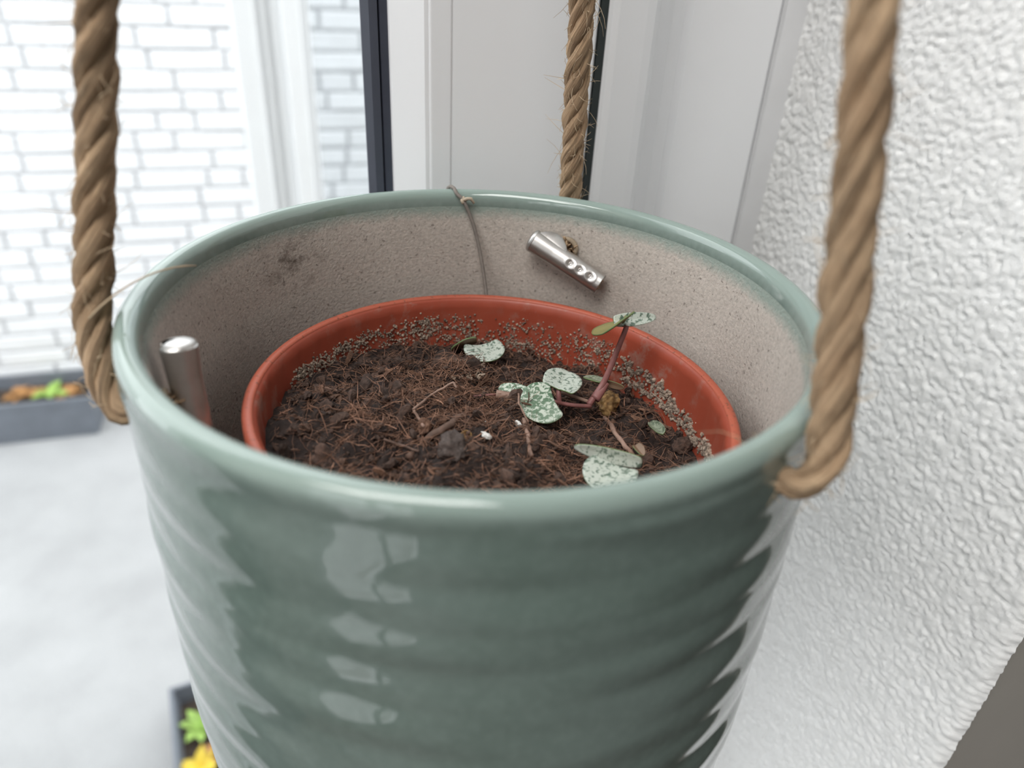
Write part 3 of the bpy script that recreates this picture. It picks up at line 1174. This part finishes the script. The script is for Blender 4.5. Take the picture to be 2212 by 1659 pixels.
so_root = empty('potting_soil', Vector((NC.x, NC.y, RIM - .130)))
tag(so_root, 'dark crumbly potting soil with fibres filling the orange pot', 'soil', kind='stuff')
nr_, na_ = 120, 420
verts, faces = [], []
rr = np.linspace(0.0, 1.0, nr_ + 1)[1:]
aa = np.linspace(0, 2 * np.pi, na_, endpoint=False)
RRm, AAm = np.meshgrid(rr, aa, indexing='ij')
lx = RRm * .0618 * np.cos(AAm); ly = RRm * .0618 * np.sin(AAm)
dd = soil_d(lx, ly) - soil_noise(lx, ly) * (1 - .5 * RRm ** 6)
kx = (npot_r(dd - .0306) + .0004) / .0618
lx = lx * kx; ly = ly * kx
X = NC.x + lx * math.cos(HEAD) + ly * math.sin(HEAD)
Y = NC.y - lx * math.sin(HEAD) + ly * math.cos(HEAD)
Z = RIM - dd
verts = [tuple(p) for p in np.stack([X.ravel(), Y.ravel(), Z.ravel()], 1)]
verts.append(tuple(soil_point(0, 0)))
for i in range(nr_ - 1):
    for j in range(na_):
        faces.append((i * na_ + j, i * na_ + (j + 1) % na_, (i + 1) * na_ + (j + 1) % na_, (i + 1) * na_ + j))
for j in range(na_): faces.append((len(verts) - 1, (j + 1) % na_, j))
so = mesh_obj('soil_bed', verts, faces, M['soil'], so_root, True)
fix_normals(so)
tag(so, kind='stuff')

rs = random.Random(77)
bm = bmesh.new(); bmesh.ops.create_icosphere(bm, subdivisions=2, radius=1)
ICO_V = [v.co.copy() for v in bm.verts]; ICO_F = [tuple(v.index for v in f.verts) for f in bm.faces]; bm.free()
bm = bmesh.new(); bmesh.ops.create_icosphere(bm, subdivisions=1, radius=1)
ICO1_V = [v.co.copy() for v in bm.verts]; ICO1_F = [tuple(v.index for v in f.verts) for f in bm.faces]; bm.free()


def lump(mb, c, s, rn, sc_=(1, 1, 1), rough=.3, small=False, q=None):
    V_, F_ = (ICO1_V, ICO1_F) if small else (ICO_V, ICO_F)
    q = q or Quaternion((rn.gauss(0, 1), rn.gauss(0, 1), rn.gauss(0, 1), rn.gauss(0, 1))).normalized()
    dirs = [Vector((rn.gauss(0, 1), rn.gauss(0, 1), rn.gauss(0, 1))).normalized() for _ in range(5)]
    am = [rn.uniform(-rough, rough) for _ in range(5)]
    out = []
    for v in V_:
        k = 1 + sum(a * max(0, v.dot(d_)) ** 2 for a, d_ in zip(am, dirs)) + rn.uniform(-.16, .16) * rough * 2
        p = Vector((v.x * sc_[0], v.y * sc_[1], v.z * sc_[2])) * (k * s)
        out.append(c + q @ p)
    mb.add(out, F_)


def rand_disc(rn, Rm):
    r_ = Rm * math.sqrt(rn.random()); a = rn.uniform(0, 6.28318)
    return r_ * math.cos(a), r_ * math.sin(a)


mb = MB()
for i in range(4800):
    x, y = rand_disc(rs, .0610)
    s_ = min(.0030, .00042 * math.exp(rs.gauss(.25, .62)))
    lump(mb, soil_point(x, y, s_ * rs.uniform(-.3, .5)), s_, rs, (1, rs.uniform(.45, .9), rs.uniform(.35, .75)), .75, s_ < .0009)
o = mb.build('soil_crumbs', M['clump'], so_root, False); tag(o, kind='stuff')

mb = MB()
for i in range(1500):                               # bark and wood chips
    x, y = rand_disc(rs, .0600)
    L = rs.uniform(.0008, .0034) if rs.random() < .9 else rs.uniform(.003, .0055); w_ = L * rs.uniform(.12, .35); h_ = w_ * rs.uniform(.3, .8)
    a = rs.uniform(0, 6.28)
    q = Quaternion((0, 0, 1), a) @ Quaternion((0, 1, 0), rs.gauss(0, .45)) @ Quaternion((1, 0, 0), rs.uniform(0, 3))
    mt = Matrix.Translation(soil_point(x, y, rs.uniform(0, .0012))) @ q.to_matrix().to_4x4()
    v = []
    for sx_ in (-1, -.2, .5, 1):
        k = 1 - .5 * abs(sx_) ** 2
        jx = rs.uniform(-.12, .12)
        for (sy_, sz_) in ((-1, -1), (1, -1), (1, 1), (-1, 1)):
            v.append(mt @ Vector((sx_ * L / 2, sy_ * w_ / 2 * k + jx * w_, sz_ * h_ / 2 * k)))
    f = [(0, 3, 2, 1), (12, 13, 14, 15)]
    for i_ in range(3):
        for j in range(4): f.append((i_ * 4 + j, i_ * 4 + (j + 1) % 4, i_ * 4 + 4 + (j + 1) % 4, i_ * 4 + 4 + j))
    mb.add(v, f)
o = mb.build('bark_chips', M['chip'], so_root, False); tag(o, kind='stuff')

mb = MB()
for i in range(6800):                               # coir fibres
    if rs.random() < .35:
        cx_, cy_ = rs.choice(((-.006, .012), (-.022, .016), (-.010, .000), (-.034, -.004), (.018, -.012), (-.012, .026)))
        x, y = cx_ + rs.gauss(0, .007), cy_ + rs.gauss(0, .006)
    else: x, y = rand_disc(rs, .0605)
    if math.hypot(x, y) > .0605: continue
    L = rs.uniform(.002, .007) if rs.random() < .85 else rs.uniform(.007, .015)
    a = rs.uniform(0, 6.28); el = rs.gauss(0, .35)
    p0 = soil_point(x, y, rs.uniform(-.0002, .0016))
    d_ = Vector((math.cos(a) * math.cos(el), math.sin(a) * math.cos(el), math.sin(el)))
    s1 = Vector((-math.sin(a), math.cos(a), 0)) * rs.uniform(-.6, .6) + Vector((0, 0, rs.uniform(-.5, .2)))
    cur = [p0 + d_ * (L * t_) + s1 * (L * t_ * t_ * .8) + Vector((rs.uniform(-1, 1), rs.uniform(-1, 1), rs.uniform(-1, 1))) * L * .035 for t_ in (-.5, -.25, 0, .25, .5)]
    w_ = rs.uniform(.00004, .00011) if rs.random() < .9 else rs.uniform(.00011, .00022)
    if any(math.hypot(p.x - NC.x, p.y - NC.y) > .0617 for p in cur): continue
    mb.tube(cur, [w_ * .7, w_, w_, w_, w_ * .5], 3, caps=False)
o = mb.build('coir_fibres', M['fibre'], so_root, False); tag(o, kind='stuff')

# dried crust sticking to the orange wall
mb = MB()
rc = random.Random(5)
made = 0
cl_c = [(rc.uniform(-75, 96), rc.uniform(.0, 1.0)) for _ in range(210)]
for (ca, ch) in cl_c:
    for q in range(rc.randrange(5, 24)):
        ang = ca + rc.gauss(0, 2.0)
        a = R(ang)
        lx_, ly_ = math.sin(a) * .0605, math.cos(a) * .0605
        bot = float(soil_d(np.array([lx_]), np.array([ly_]))[0]) - .0306
        top = .0055 + max(0, (abs(ang - 5) - 25)) * .00008
        if ang > 38: hh = bot - (bot - top) * (.30 + .42 * ch + rc.gauss(0, .05)) - .0005
        else: hh = bot - (bot - top) * ch * .85 + rc.gauss(0, .0012)
        hh = max(.0045, hh)
        rad_ = npot_r(hh) - .0001
        w_ = rotz((math.sin(a) * rad_, math.cos(a) * rad_, 0))
        p = Vector((NC.x + w_.x, NC.y + w_.y, NRZ - hh + sl.x * w_.x + sl.y * w_.y))
        s_ = rc.uniform(.00012, .00050) * (1.6 if ang > 38 else 1.1)
        lump(mb, p, s_, rc, (1, 1, .8), .4, True)
o = mb.build('dried_crust', M['crust'], so_root, False); tag(o, 'pale crumbly soil crust stuck to the orange wall', kind='stuff')


# ------------------------------------------------------------------ loose pieces on the soil
def thing_lump(name, px, py, d_, s, sc_, mat, label, cat, seed, rough=.3, group=None, sub=2, lift=0):
    rn = random.Random(seed)
    mb_ = MB()
    lump(mb_, at(px, py, d_), s, rn, sc_, rough, False, Quaternion((0, 0, 1), rn.uniform(0, 3)))
    o_ = mb_.build(name, mat, None, True)
    md = o_.modifiers.new('sub', 'SUBSURF'); md.levels = 2; md.render_levels = 2
    if sub == 1:                                     # craggy surface
        md.subdivision_type = 'SIMPLE'
        tx = bpy.data.textures.new(name + '_relief', 'CLOUDS')
        tx.noise_scale = s * .45
        tx.noise_depth = 4
        dm = o_.modifiers.new('relief', 'DISPLACE')
        dm.texture = tx
        dm.texture_coords = 'GLOBAL'
        dm.strength = s * .75
        dm.mid_level = .5
    tag(o_, label, cat, group)
    return o_


def sd_at(px, py, lift=0.0):
    """depth of the soil where a pixel's ray meets it"""
    d_ = .046
    for _ in range(12):
        p = at(px, py, d_)
        v = Vector((p.x - NC.x, p.y - NC.y, 0))
        x_ = v.x * math.cos(HEAD) - v.y * math.sin(HEAD)
        y_ = v.x * math.sin(HEAD) + v.y * math.cos(HEAD)
        d_ = .5 * d_ + .5 * (float(soil_d(np.array([x_]), np.array([y_]))[0] - soil_noise(np.array([x_]), np.array([y_]))[0]))
    return d_ - lift


thing_lump('tuber', 1310, 872, sd_at(1310, 880, .0030), .0036, (1.0, .8, 1.0), M['tuber'], 'dry yellow-brown tuber beside the pink upright stem', 'tuber', 3, .55, sub=1)
thing_lump('seed', 607, 846, sd_at(607, 850, .0014), .0017, (1, 1, .9), M['seed'], 'round dark seed at the window-side edge of the soil', 'seed', 4, .05)
thing_lump('perlite_grain', 1119, 915, sd_at(1119, 917, .0009), .0013, (1, .8, .8), M['perlite'], 'largest white perlite grain, in front of the mottled leaves', 'perlite', 5, .9, sub=1)
thing_lump('perlite_grain', 1049, 938, sd_at(1049, 940, .0008), .0010, (1.3, .6, .7), M['perlite'], 'white perlite flake right of the yellow shell', 'perlite', 6, .9, sub=1)
thing_lump('perlite_grain', 1048, 915, sd_at(1048, 917, .0008), .0009, (1.3, .6, .7), M['perlite'], 'small white perlite flake behind the larger flake', 'perlite', 8, .9, sub=1)
thing_lump('soil_clod', 990, 978, sd_at(990, 985, .0012), .0042, (1.0, .8, .75), M['clod'], 'angular grey-brown clod near the middle of the front soil', 'clod', 7, .5, sub=1)
thing_lump('soil_clod', 915, 922, sd_at(915, 924, .001), .0026, (1.0, .7, .7), M['chip'], 'rounded brown bark clod left of the long twig', 'clod', 17, .35, sub=1)
thing_lump('soil_clod', 1475, 962, sd_at(1475, 966, .001), .0036, (1.0, .8, .7), M['clump'], 'dark reddish clod at the right edge of the soil', 'clod', 18, .4, sub=1)

# yellow shell-like seed case: a small cup
c = at(1007, 942, sd_at(1007, 944, .0006))
b = MB()
ax = (CAM - c).normalized()
e1 = ax.orthogonal().normalized(); e2 = ax.cross(e1)
prof = [(.0, -.0008), (.0008, -.0006), (.0014, .0002), (.0017, .0006), (.0014, .0006), (.0010, .0), (.0, -.0003)]
v, f = [], []
for (r_, z_) in prof:
    for j in range(14):
        a = 2 * math.pi * j / 14
        v.append(c + (e1 * math.cos(a) + e2 * math.sin(a)) * max(r_, 1e-5) + ax * z_)
for i in range(len(prof) - 1):
    for j in range(14): f.append((i * 14 + j, i * 14 + (j + 1) % 14, (i + 1) * 14 + (j + 1) % 14, (i + 1) * 14 + j))
b.add(v, f)
tag(fix_normals(b.build('seed_case', M['tuber'], None, True)), 'cupped yellow seed case in the front soil', 'seed case')

# crusty clump with pale bits
root = empty('root_clump', at(1000, 800, .041))
tag(root, 'raised crusty clump of roots with pale bits in front of the far leaf', 'root clump')
b = MB(); rn = random.Random(12)
for (px, py, s_) in ((985, 785, .0042), (1012, 795, .0040), (960, 775, .0034), (1030, 800, .0026), (950, 790, .003)):
    lump(b, at(px, py, .0425), s_, rn, (1, .9, .8), .4)
b.build('clump_body', M['clump'], root, True)
b = MB()
for i in range(130):
    px, py = rn.uniform(975, 1046), rn.uniform(778, 818)
    p = at(px, py, .0390 + rn.uniform(-.0005, .0006))
    lump(b, p, rn.uniform(.00015, .0005), rn, (1.6, .7, .7), .4, True)
tag(b.build('pale_bits', M['crust'], root, False), kind='stuff')
b = MB()
for i in range(170):
    px, py = rn.gauss(990, 26), rn.gauss(790, 14)
    p = at(px, py, .0390 + rn.uniform(-.001, .001))
    a = rn.uniform(0, 6.28); L = rn.uniform(.002, .006)
    dv = Vector((math.cos(a), math.sin(a), rn.gauss(0, .35)))
    b.tube([p - dv * L / 2, p + Vector((0, 0, L * .12)), p + dv * L / 2], [.00006, .00011, .00006], 3, caps=False)
tag(b.build('rootlets', M['fibre'], root, False), kind='stuff')

# twigs lying on the soil
TW = [('long brown twig lying diagonally across the front soil', [(880, 990), (925, 950), (975, 915), (1010, 892)], .0011, 'twig', .0015),
      ('thin forked twig bent over the middle of the soil', [(893, 885), (935, 850), (980, 825), (986, 838)], .00035, 'drybrown', .004),
      ('short twig leaning below the forked twig', [(893, 885), (905, 905), (917, 922)], .0005, 'drybrown', .002),
      ('reddish twig standing upright in front of the perlite', [(1132, 905), (1140, 940), (1148, 985)], .0006, 'drybrown', .0015),
      ('wiry root looping down below the mottled leaf', [(1120, 842), (1121, 872), (1132, 895), (1141, 912)], .00030, 'drybrown', .0045),
      ('pale twig at the left of the soil', [(702, 838), (730, 845), (760, 848)], .00035, 'drybrown', .003),
      ('thin straw in front of the big clod', [(905, 975), (860, 960), (830, 950)], .0004, 'twig', .0015),
      ('dark stick crossing behind the clod', [(1010, 935), (1060, 915), (1100, 905)], .0005, 'twig', .001),
      ('dark stalk running from the tuber to the folded front leaf', [(1308, 903), (1330, 935), (1352, 965), (1372, 990)], .00075, 'drybrown', .0022)]
for i, (lab, pp, w_, mt_, lift) in enumerate(TW):
    pts3 = [at(x, y, sd_at(x, y, lift)) for (x, y) in pp]
    cur = []
    for k in range(len(pts3) - 1):
        for s_ in range(4):
            cur.append(pts3[k].lerp(pts3[k + 1], s_ / 4))
    cur.append(pts3[-1])
    rn = random.Random(i)
    cur = [p + Vector((rn.uniform(-1, 1), rn.uniform(-1, 1), rn.uniform(-1, 1))) * w_ * .35 for p in cur]
    b = MB(); b.tube(cur, [w_ * rn.uniform(.8, 1.15) for _ in cur], 7)
    tag(b.build('twig', M[mt_], None, True), lab, 'twig')


# ------------------------------------------------------------------ string-of-hearts plant
def leaf(px_n, px_t, px_s, name='leaf', parent=None, mats=('leaf_pale', 'leaf_under', 'leaf_edge'), fold=12, widen=1.0, cup=.10, thick=.00055, notch=.20, flip=False):
    """heart-shaped leaf; (px, py, depth) of notch, tip and of one side"""
    Np, Tp, Sp = at(*px_n), at(*px_t), at(*px_s)
    ax = Tp - Np
    L = ax.length
    ax.normalize()
    sd = Sp - Np
    sd = sd - ax * sd.dot(ax)
    Wd = sd.length * widen
    sd.normalize()
    nr = ax.cross(sd)
    if nr.z < 0: nr = -nr
    if flip: nr = -nr
    nu, nv = 26, 12
    top = []
    # outline: half width along the axis, lobes reach behind the notch
    for i in range(nu + 1):
        t_ = math.pi * i / nu
        top.append(t_)
    verts, faces, slots = [], [], []

    def outline(t_):                    # t_ 0..pi, 0 = notch, pi = tip, right side
        y = -math.cos(t_)               # -1..1
        yy = (y + 1) / 2                # 0..1
        hw = math.sin(t_) ** .72 * (1 - .30 * yy ** 1.6)
        back = notch * math.exp(-((t_ - .75) / .42) ** 2)
        return hw, yy - back * 1.0
    rings_ = 9
    cols = 60
    grid = []
    for r_ in range(rings_ + 1):
        k = r_ / rings_
        row = []
        for c_ in range(cols):
            tt = 2 * math.pi * c_ / cols
            side = 1 if tt <= math.pi else -1
            t_ = tt if tt <= math.pi else 2 * math.pi - tt
            hw, y = outline(t_)
            cy = .42
            X_ = hw * k * side
            Y_ = cy + (y - cy) * k
            z_ = abs(X_) * math.tan(R(fold)) + cup * (X_ * X_ + (Y_ - .4) ** 2) * .6
            z_ += .012 * math.sin(Y_ * 9 + side * 2) * abs(X_)
            row.append((X_ * Wd, Y_ * L, z_ * Wd))
        grid.append(row)
    base_t = 0
    for r_ in range(rings_ + 1):
        for (x_, y_, z_) in grid[r_]:
            verts.append(Np + sd * x_ + ax * y_ + nr * z_)
    n_ = len(verts)
    for r_ in range(rings_ + 1):
        k = r_ / rings_
        for (x_, y_, z_) in grid[r_]:
            verts.append(Np + sd * x_ + ax * y_ + nr * (z_ - thick * (1 - .25 * k ** 4)))
    for r_ in range(rings_):
        for c_ in range(cols):
            a_, b_ = r_ * cols + c_, r_ * cols + (c_ + 1) % cols
            faces.append((a_, b_, b_ + cols, a_ + cols)); slots.append(2 if r_ == rings_ - 1 and False else 0)
            faces.append((n_ + a_, n_ + a_ + cols, n_ + b_ + cols, n_ + b_)); slots.append(1)
    for c_ in range(cols):
        a_, b_ = rings_ * cols + c_, rings_ * cols + (c_ + 1) % cols
        faces.append((a_, b_, n_ + b_, n_ + a_)); slots.append(2)
    # store in local coordinates so that the mottling is tied to the leaf
    ob = mesh_obj(name, [v - Np for v in verts], faces, [M[k] for k in mats], None, True, slots)
    ob.location = Np
    if parent:
        ob.parent = parent
        ob.matrix_parent_inverse = parent.matrix_world.inverted()
    return ob


def stem(pts, w0, w1, parent, mat='pinkstem', name='stem', label=None):
    P_ = [at(*p) for p in pts]
    cur = []
    for k in range(len(P_) - 1):
        a_, b_ = P_[k], P_[k + 1]
        pa = P_[k - 1] if k else a_ * 2 - b_
        pb = P_[k + 2] if k + 2 < len(P_) else b_ * 2 - a_
        for s_ in range(6):
            t_ = s_ / 6
            cur.append(.5 * ((2 * a_) + (b_ - pa) * t_ + (2 * pa - 5 * a_ + 4 * b_ - pb) * t_ * t_ + (3 * a_ - pa - 3 * b_ + pb) * t_ ** 3))
    cur.append(P_[-1])
    n_ = len(cur)
    b_ = MB()
    b_.tube(cur, [w0 + (w1 - w0) * i / (n_ - 1) for i in range(n_)], 9)
    o_ = b_.build(name, M[mat], parent, True)
    if label: o_['label'] = label
    return o_


pl = empty('string_of_hearts', at(1285, 880, .049))
tag(pl, 'small string-of-hearts plant with mottled heart leaves rooted beside the tuber', 'plant')
D = .001
G_ = ('leaf_green', 'leaf_under2', 'leaf_edge')
P_ = ('leaf_pale', 'leaf_under', 'leaf_edge')
# upright shoot
stem([(1272, 874, 46 * D), (1285, 855, 43.5 * D), (1303, 828, 40 * D), (1318, 795, 35 * D), (1334, 755, 29 * D), (1349, 718, 23 * D), (1354, 703, 21 * D)], .00105, .00075, pl, label='dusky pink upright stem')
stem([(1285, 862, 44 * D), (1300, 842, 42 * D), (1310, 826, 40 * D)], .0016, .0010, pl, name='stem_node')
leaf((1326, 694, 20.5 * D), (1417, 685, 20 * D), (1362, 706, 22.0 * D), parent=pl, mats=P_, fold=8, widen=1.05, notch=.08)
leaf((1343, 691, 20.0 * D), (1301, 722, 22.0 * D), (1350, 702, 15.5 * D), parent=pl, mats=('leaf_under', 'leaf_under', 'leaf_edge'), fold=6, widen=.95, notch=.08)
leaf((1346, 693, 20 * D), (1352, 684, 18 * D), (1349, 693, 19 * D), parent=pl, mats=('leaf_under', 'leaf_under', 'leaf_edge'), fold=5)
# low leaves behind the shoot
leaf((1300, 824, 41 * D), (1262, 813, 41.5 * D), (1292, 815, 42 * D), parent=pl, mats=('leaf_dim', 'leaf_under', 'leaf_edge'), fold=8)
leaf((1312, 828, 41 * D), (1348, 839, 42 * D), (1322, 823, 40 * D), parent=pl, mats=('leaf_under2', 'leaf_under2', 'leaf_edge'), fold=6)
# mottled pair in the middle
leaf((1206, 840, 39.2 * D), (1228, 803, 39.6 * D), (1262, 832, 40.5 * D), parent=pl, mats=P_, fold=9, widen=1.0, notch=.22)
stem([(1208, 872, 44 * D), (1207, 855, 41.5 * D), (1207, 838, 39.6 * D)], .0008, .0008, pl)
leaf((1197, 865, 40.6 * D), (1128, 884, 42.0 * D), (1208, 914, 44.0 * D), parent=pl, mats=G_, fold=3, widen=1.02, notch=.16)
leaf((1136, 852, 42.2 * D), (1078, 836, 42.5 * D), (1112, 866, 43.6 * D), parent=pl, mats=G_, fold=7, widen=.9)
stem([(1276, 878, 46.0 * D), (1245, 876, 44.5 * D), (1215, 872, 43.5 * D), (1196, 868, 41.4 * D)], .0007, .0006, pl)
stem([(1272, 868, 45.5 * D), (1240, 857, 44.3 * D), (1212, 848, 44.0 * D)], .0006, .0005, pl, 'drybrown')
stem([(1128, 858, 42.8 * D), (1098, 855, 42.4 * D), (1072, 852, 42.3 * D)], .0012, .0014, pl, 'drybrown', 'dry_stub', 'cut brown stem stub')
stem([(1072, 852, 42.2 * D), (1035, 855, 41.8 * D), (1010, 857, 42.0 * D)], .0004, .0003, pl, 'pinkstem', 'tendril')
# folded leaf at the near edge
leaf((1386, 1000, 38.5 * D), (1240, 965, 39.5 * D), (1330, 1004, 41.3 * D), parent=pl, mats=('leaf_pale', 'leaf_under2', 'leaf_edge'), fold=6, widen=1.0, notch=.06)
leaf((1335, 1006, 41.2 * D), (1285, 1056, 42.0 * D), (1402, 1016, 41.0 * D), parent=pl, mats=('leaf_pale', 'leaf_under2', 'leaf_edge'), fold=8, widen=1.05, notch=.15)
# far leaf on its own
fl = empty('string_of_hearts', at(1040, 765, .048))
tag(fl, 'silver mottled heart leaf lying below the thread at the far edge of the soil', 'plant')
leaf((1040, 745, 43.0 * D), (1058, 781, 44.5 * D), (1099, 755, 43.4 * D), parent=fl, mats=P_, fold=3, widen=.92, notch=.22)
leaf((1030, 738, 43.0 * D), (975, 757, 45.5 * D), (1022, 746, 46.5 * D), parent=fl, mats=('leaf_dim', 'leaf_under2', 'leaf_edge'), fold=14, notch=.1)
stem([(1034, 752, 43.4 * D), (1028, 762, 46 * D), (1024, 772, 50 * D)], .0007, .0008, fl, 'drybrown')
# curled dead leaves
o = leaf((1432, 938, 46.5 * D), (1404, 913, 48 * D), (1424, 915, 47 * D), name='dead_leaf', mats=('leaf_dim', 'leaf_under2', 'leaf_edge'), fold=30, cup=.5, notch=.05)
tag(o, 'curled dull green dead leaf near the right side of the soil', 'leaf')
o = leaf((1372, 962, 46.0 * D), (1390, 985, 46.5 * D), (1388, 966, 46 * D), name='dead_leaf', mats=('leaf_under2', 'leaf_under2', 'leaf_edge'), fold=25, cup=.5, notch=.05)
tag(o, 'withered brownish leaf scrap beside the dark stalk', 'leaf')

# ------------------------------------------------------------------ thread tied over the rim
th = empty('thread', oncyl(1060, 735, .058, True, NC))
tag(th, 'thin grey thread knotted over the far rim and hanging into the soil', 'thread')
kn = oncyl(1001, 433, .0789, True)
pts = [polar(-13.5, .0878, .010), polar(-12.5, .0874, .002), polar(-12.0, .0850, -.0004), polar(-11.2, .0825, -.0006), polar(-10.6, .0800, .0006), kn]
for (px, py, rr_) in ((1014, 462, .0783), (1024, 490, .0776), (1035, 535, .0762), (1044, 585, .0742), (1051, 640, .0712), (1056, 690, .0668), (1060, 742, .0600)):
    pts.append(oncyl(px, py, rr_, True))
cur = []
for k in range(len(pts) - 1):
    a_, b_ = pts[k], pts[k + 1]
    pa = pts[k - 1] if k else a_ * 2 - b_
    pb = pts[k + 2] if k + 2 < len(pts) else b_ * 2 - a_
    for s_ in range(5):
        t_ = s_ / 5
        cur.append(.5 * ((2 * a_) + (b_ - pa) * t_ + (2 * pa - 5 * a_ + 4 * b_ - pb) * t_ * t_ + (3 * a_ - pa - 3 * b_ + pb) * t_ ** 3))
cur.append(pts[-1])
b = MB(); b.tube(cur, .00065, 7); b.build('strand', M['thread'], th, True)
b = MB(); rn = random.Random(2)
lump(b, kn, .0012, rn, (1, .9, 1.2), .3)
kk = kn + rotz((.0026, 0, .0008))
b.tube([kn, kn + rotz((.0014, -.001, .001)), kk, kk + rotz((.0012, 0, -.0016))], [.0006, .0006, .0006, .0004], 6)
b.build('knot', M['knot'], th, True)
print('bricks', count, 'tris', sum(len(m_.loop_triangles) if m_.loop_triangles else len(m_.polygons) * 2 for m_ in bpy.data.meshes))
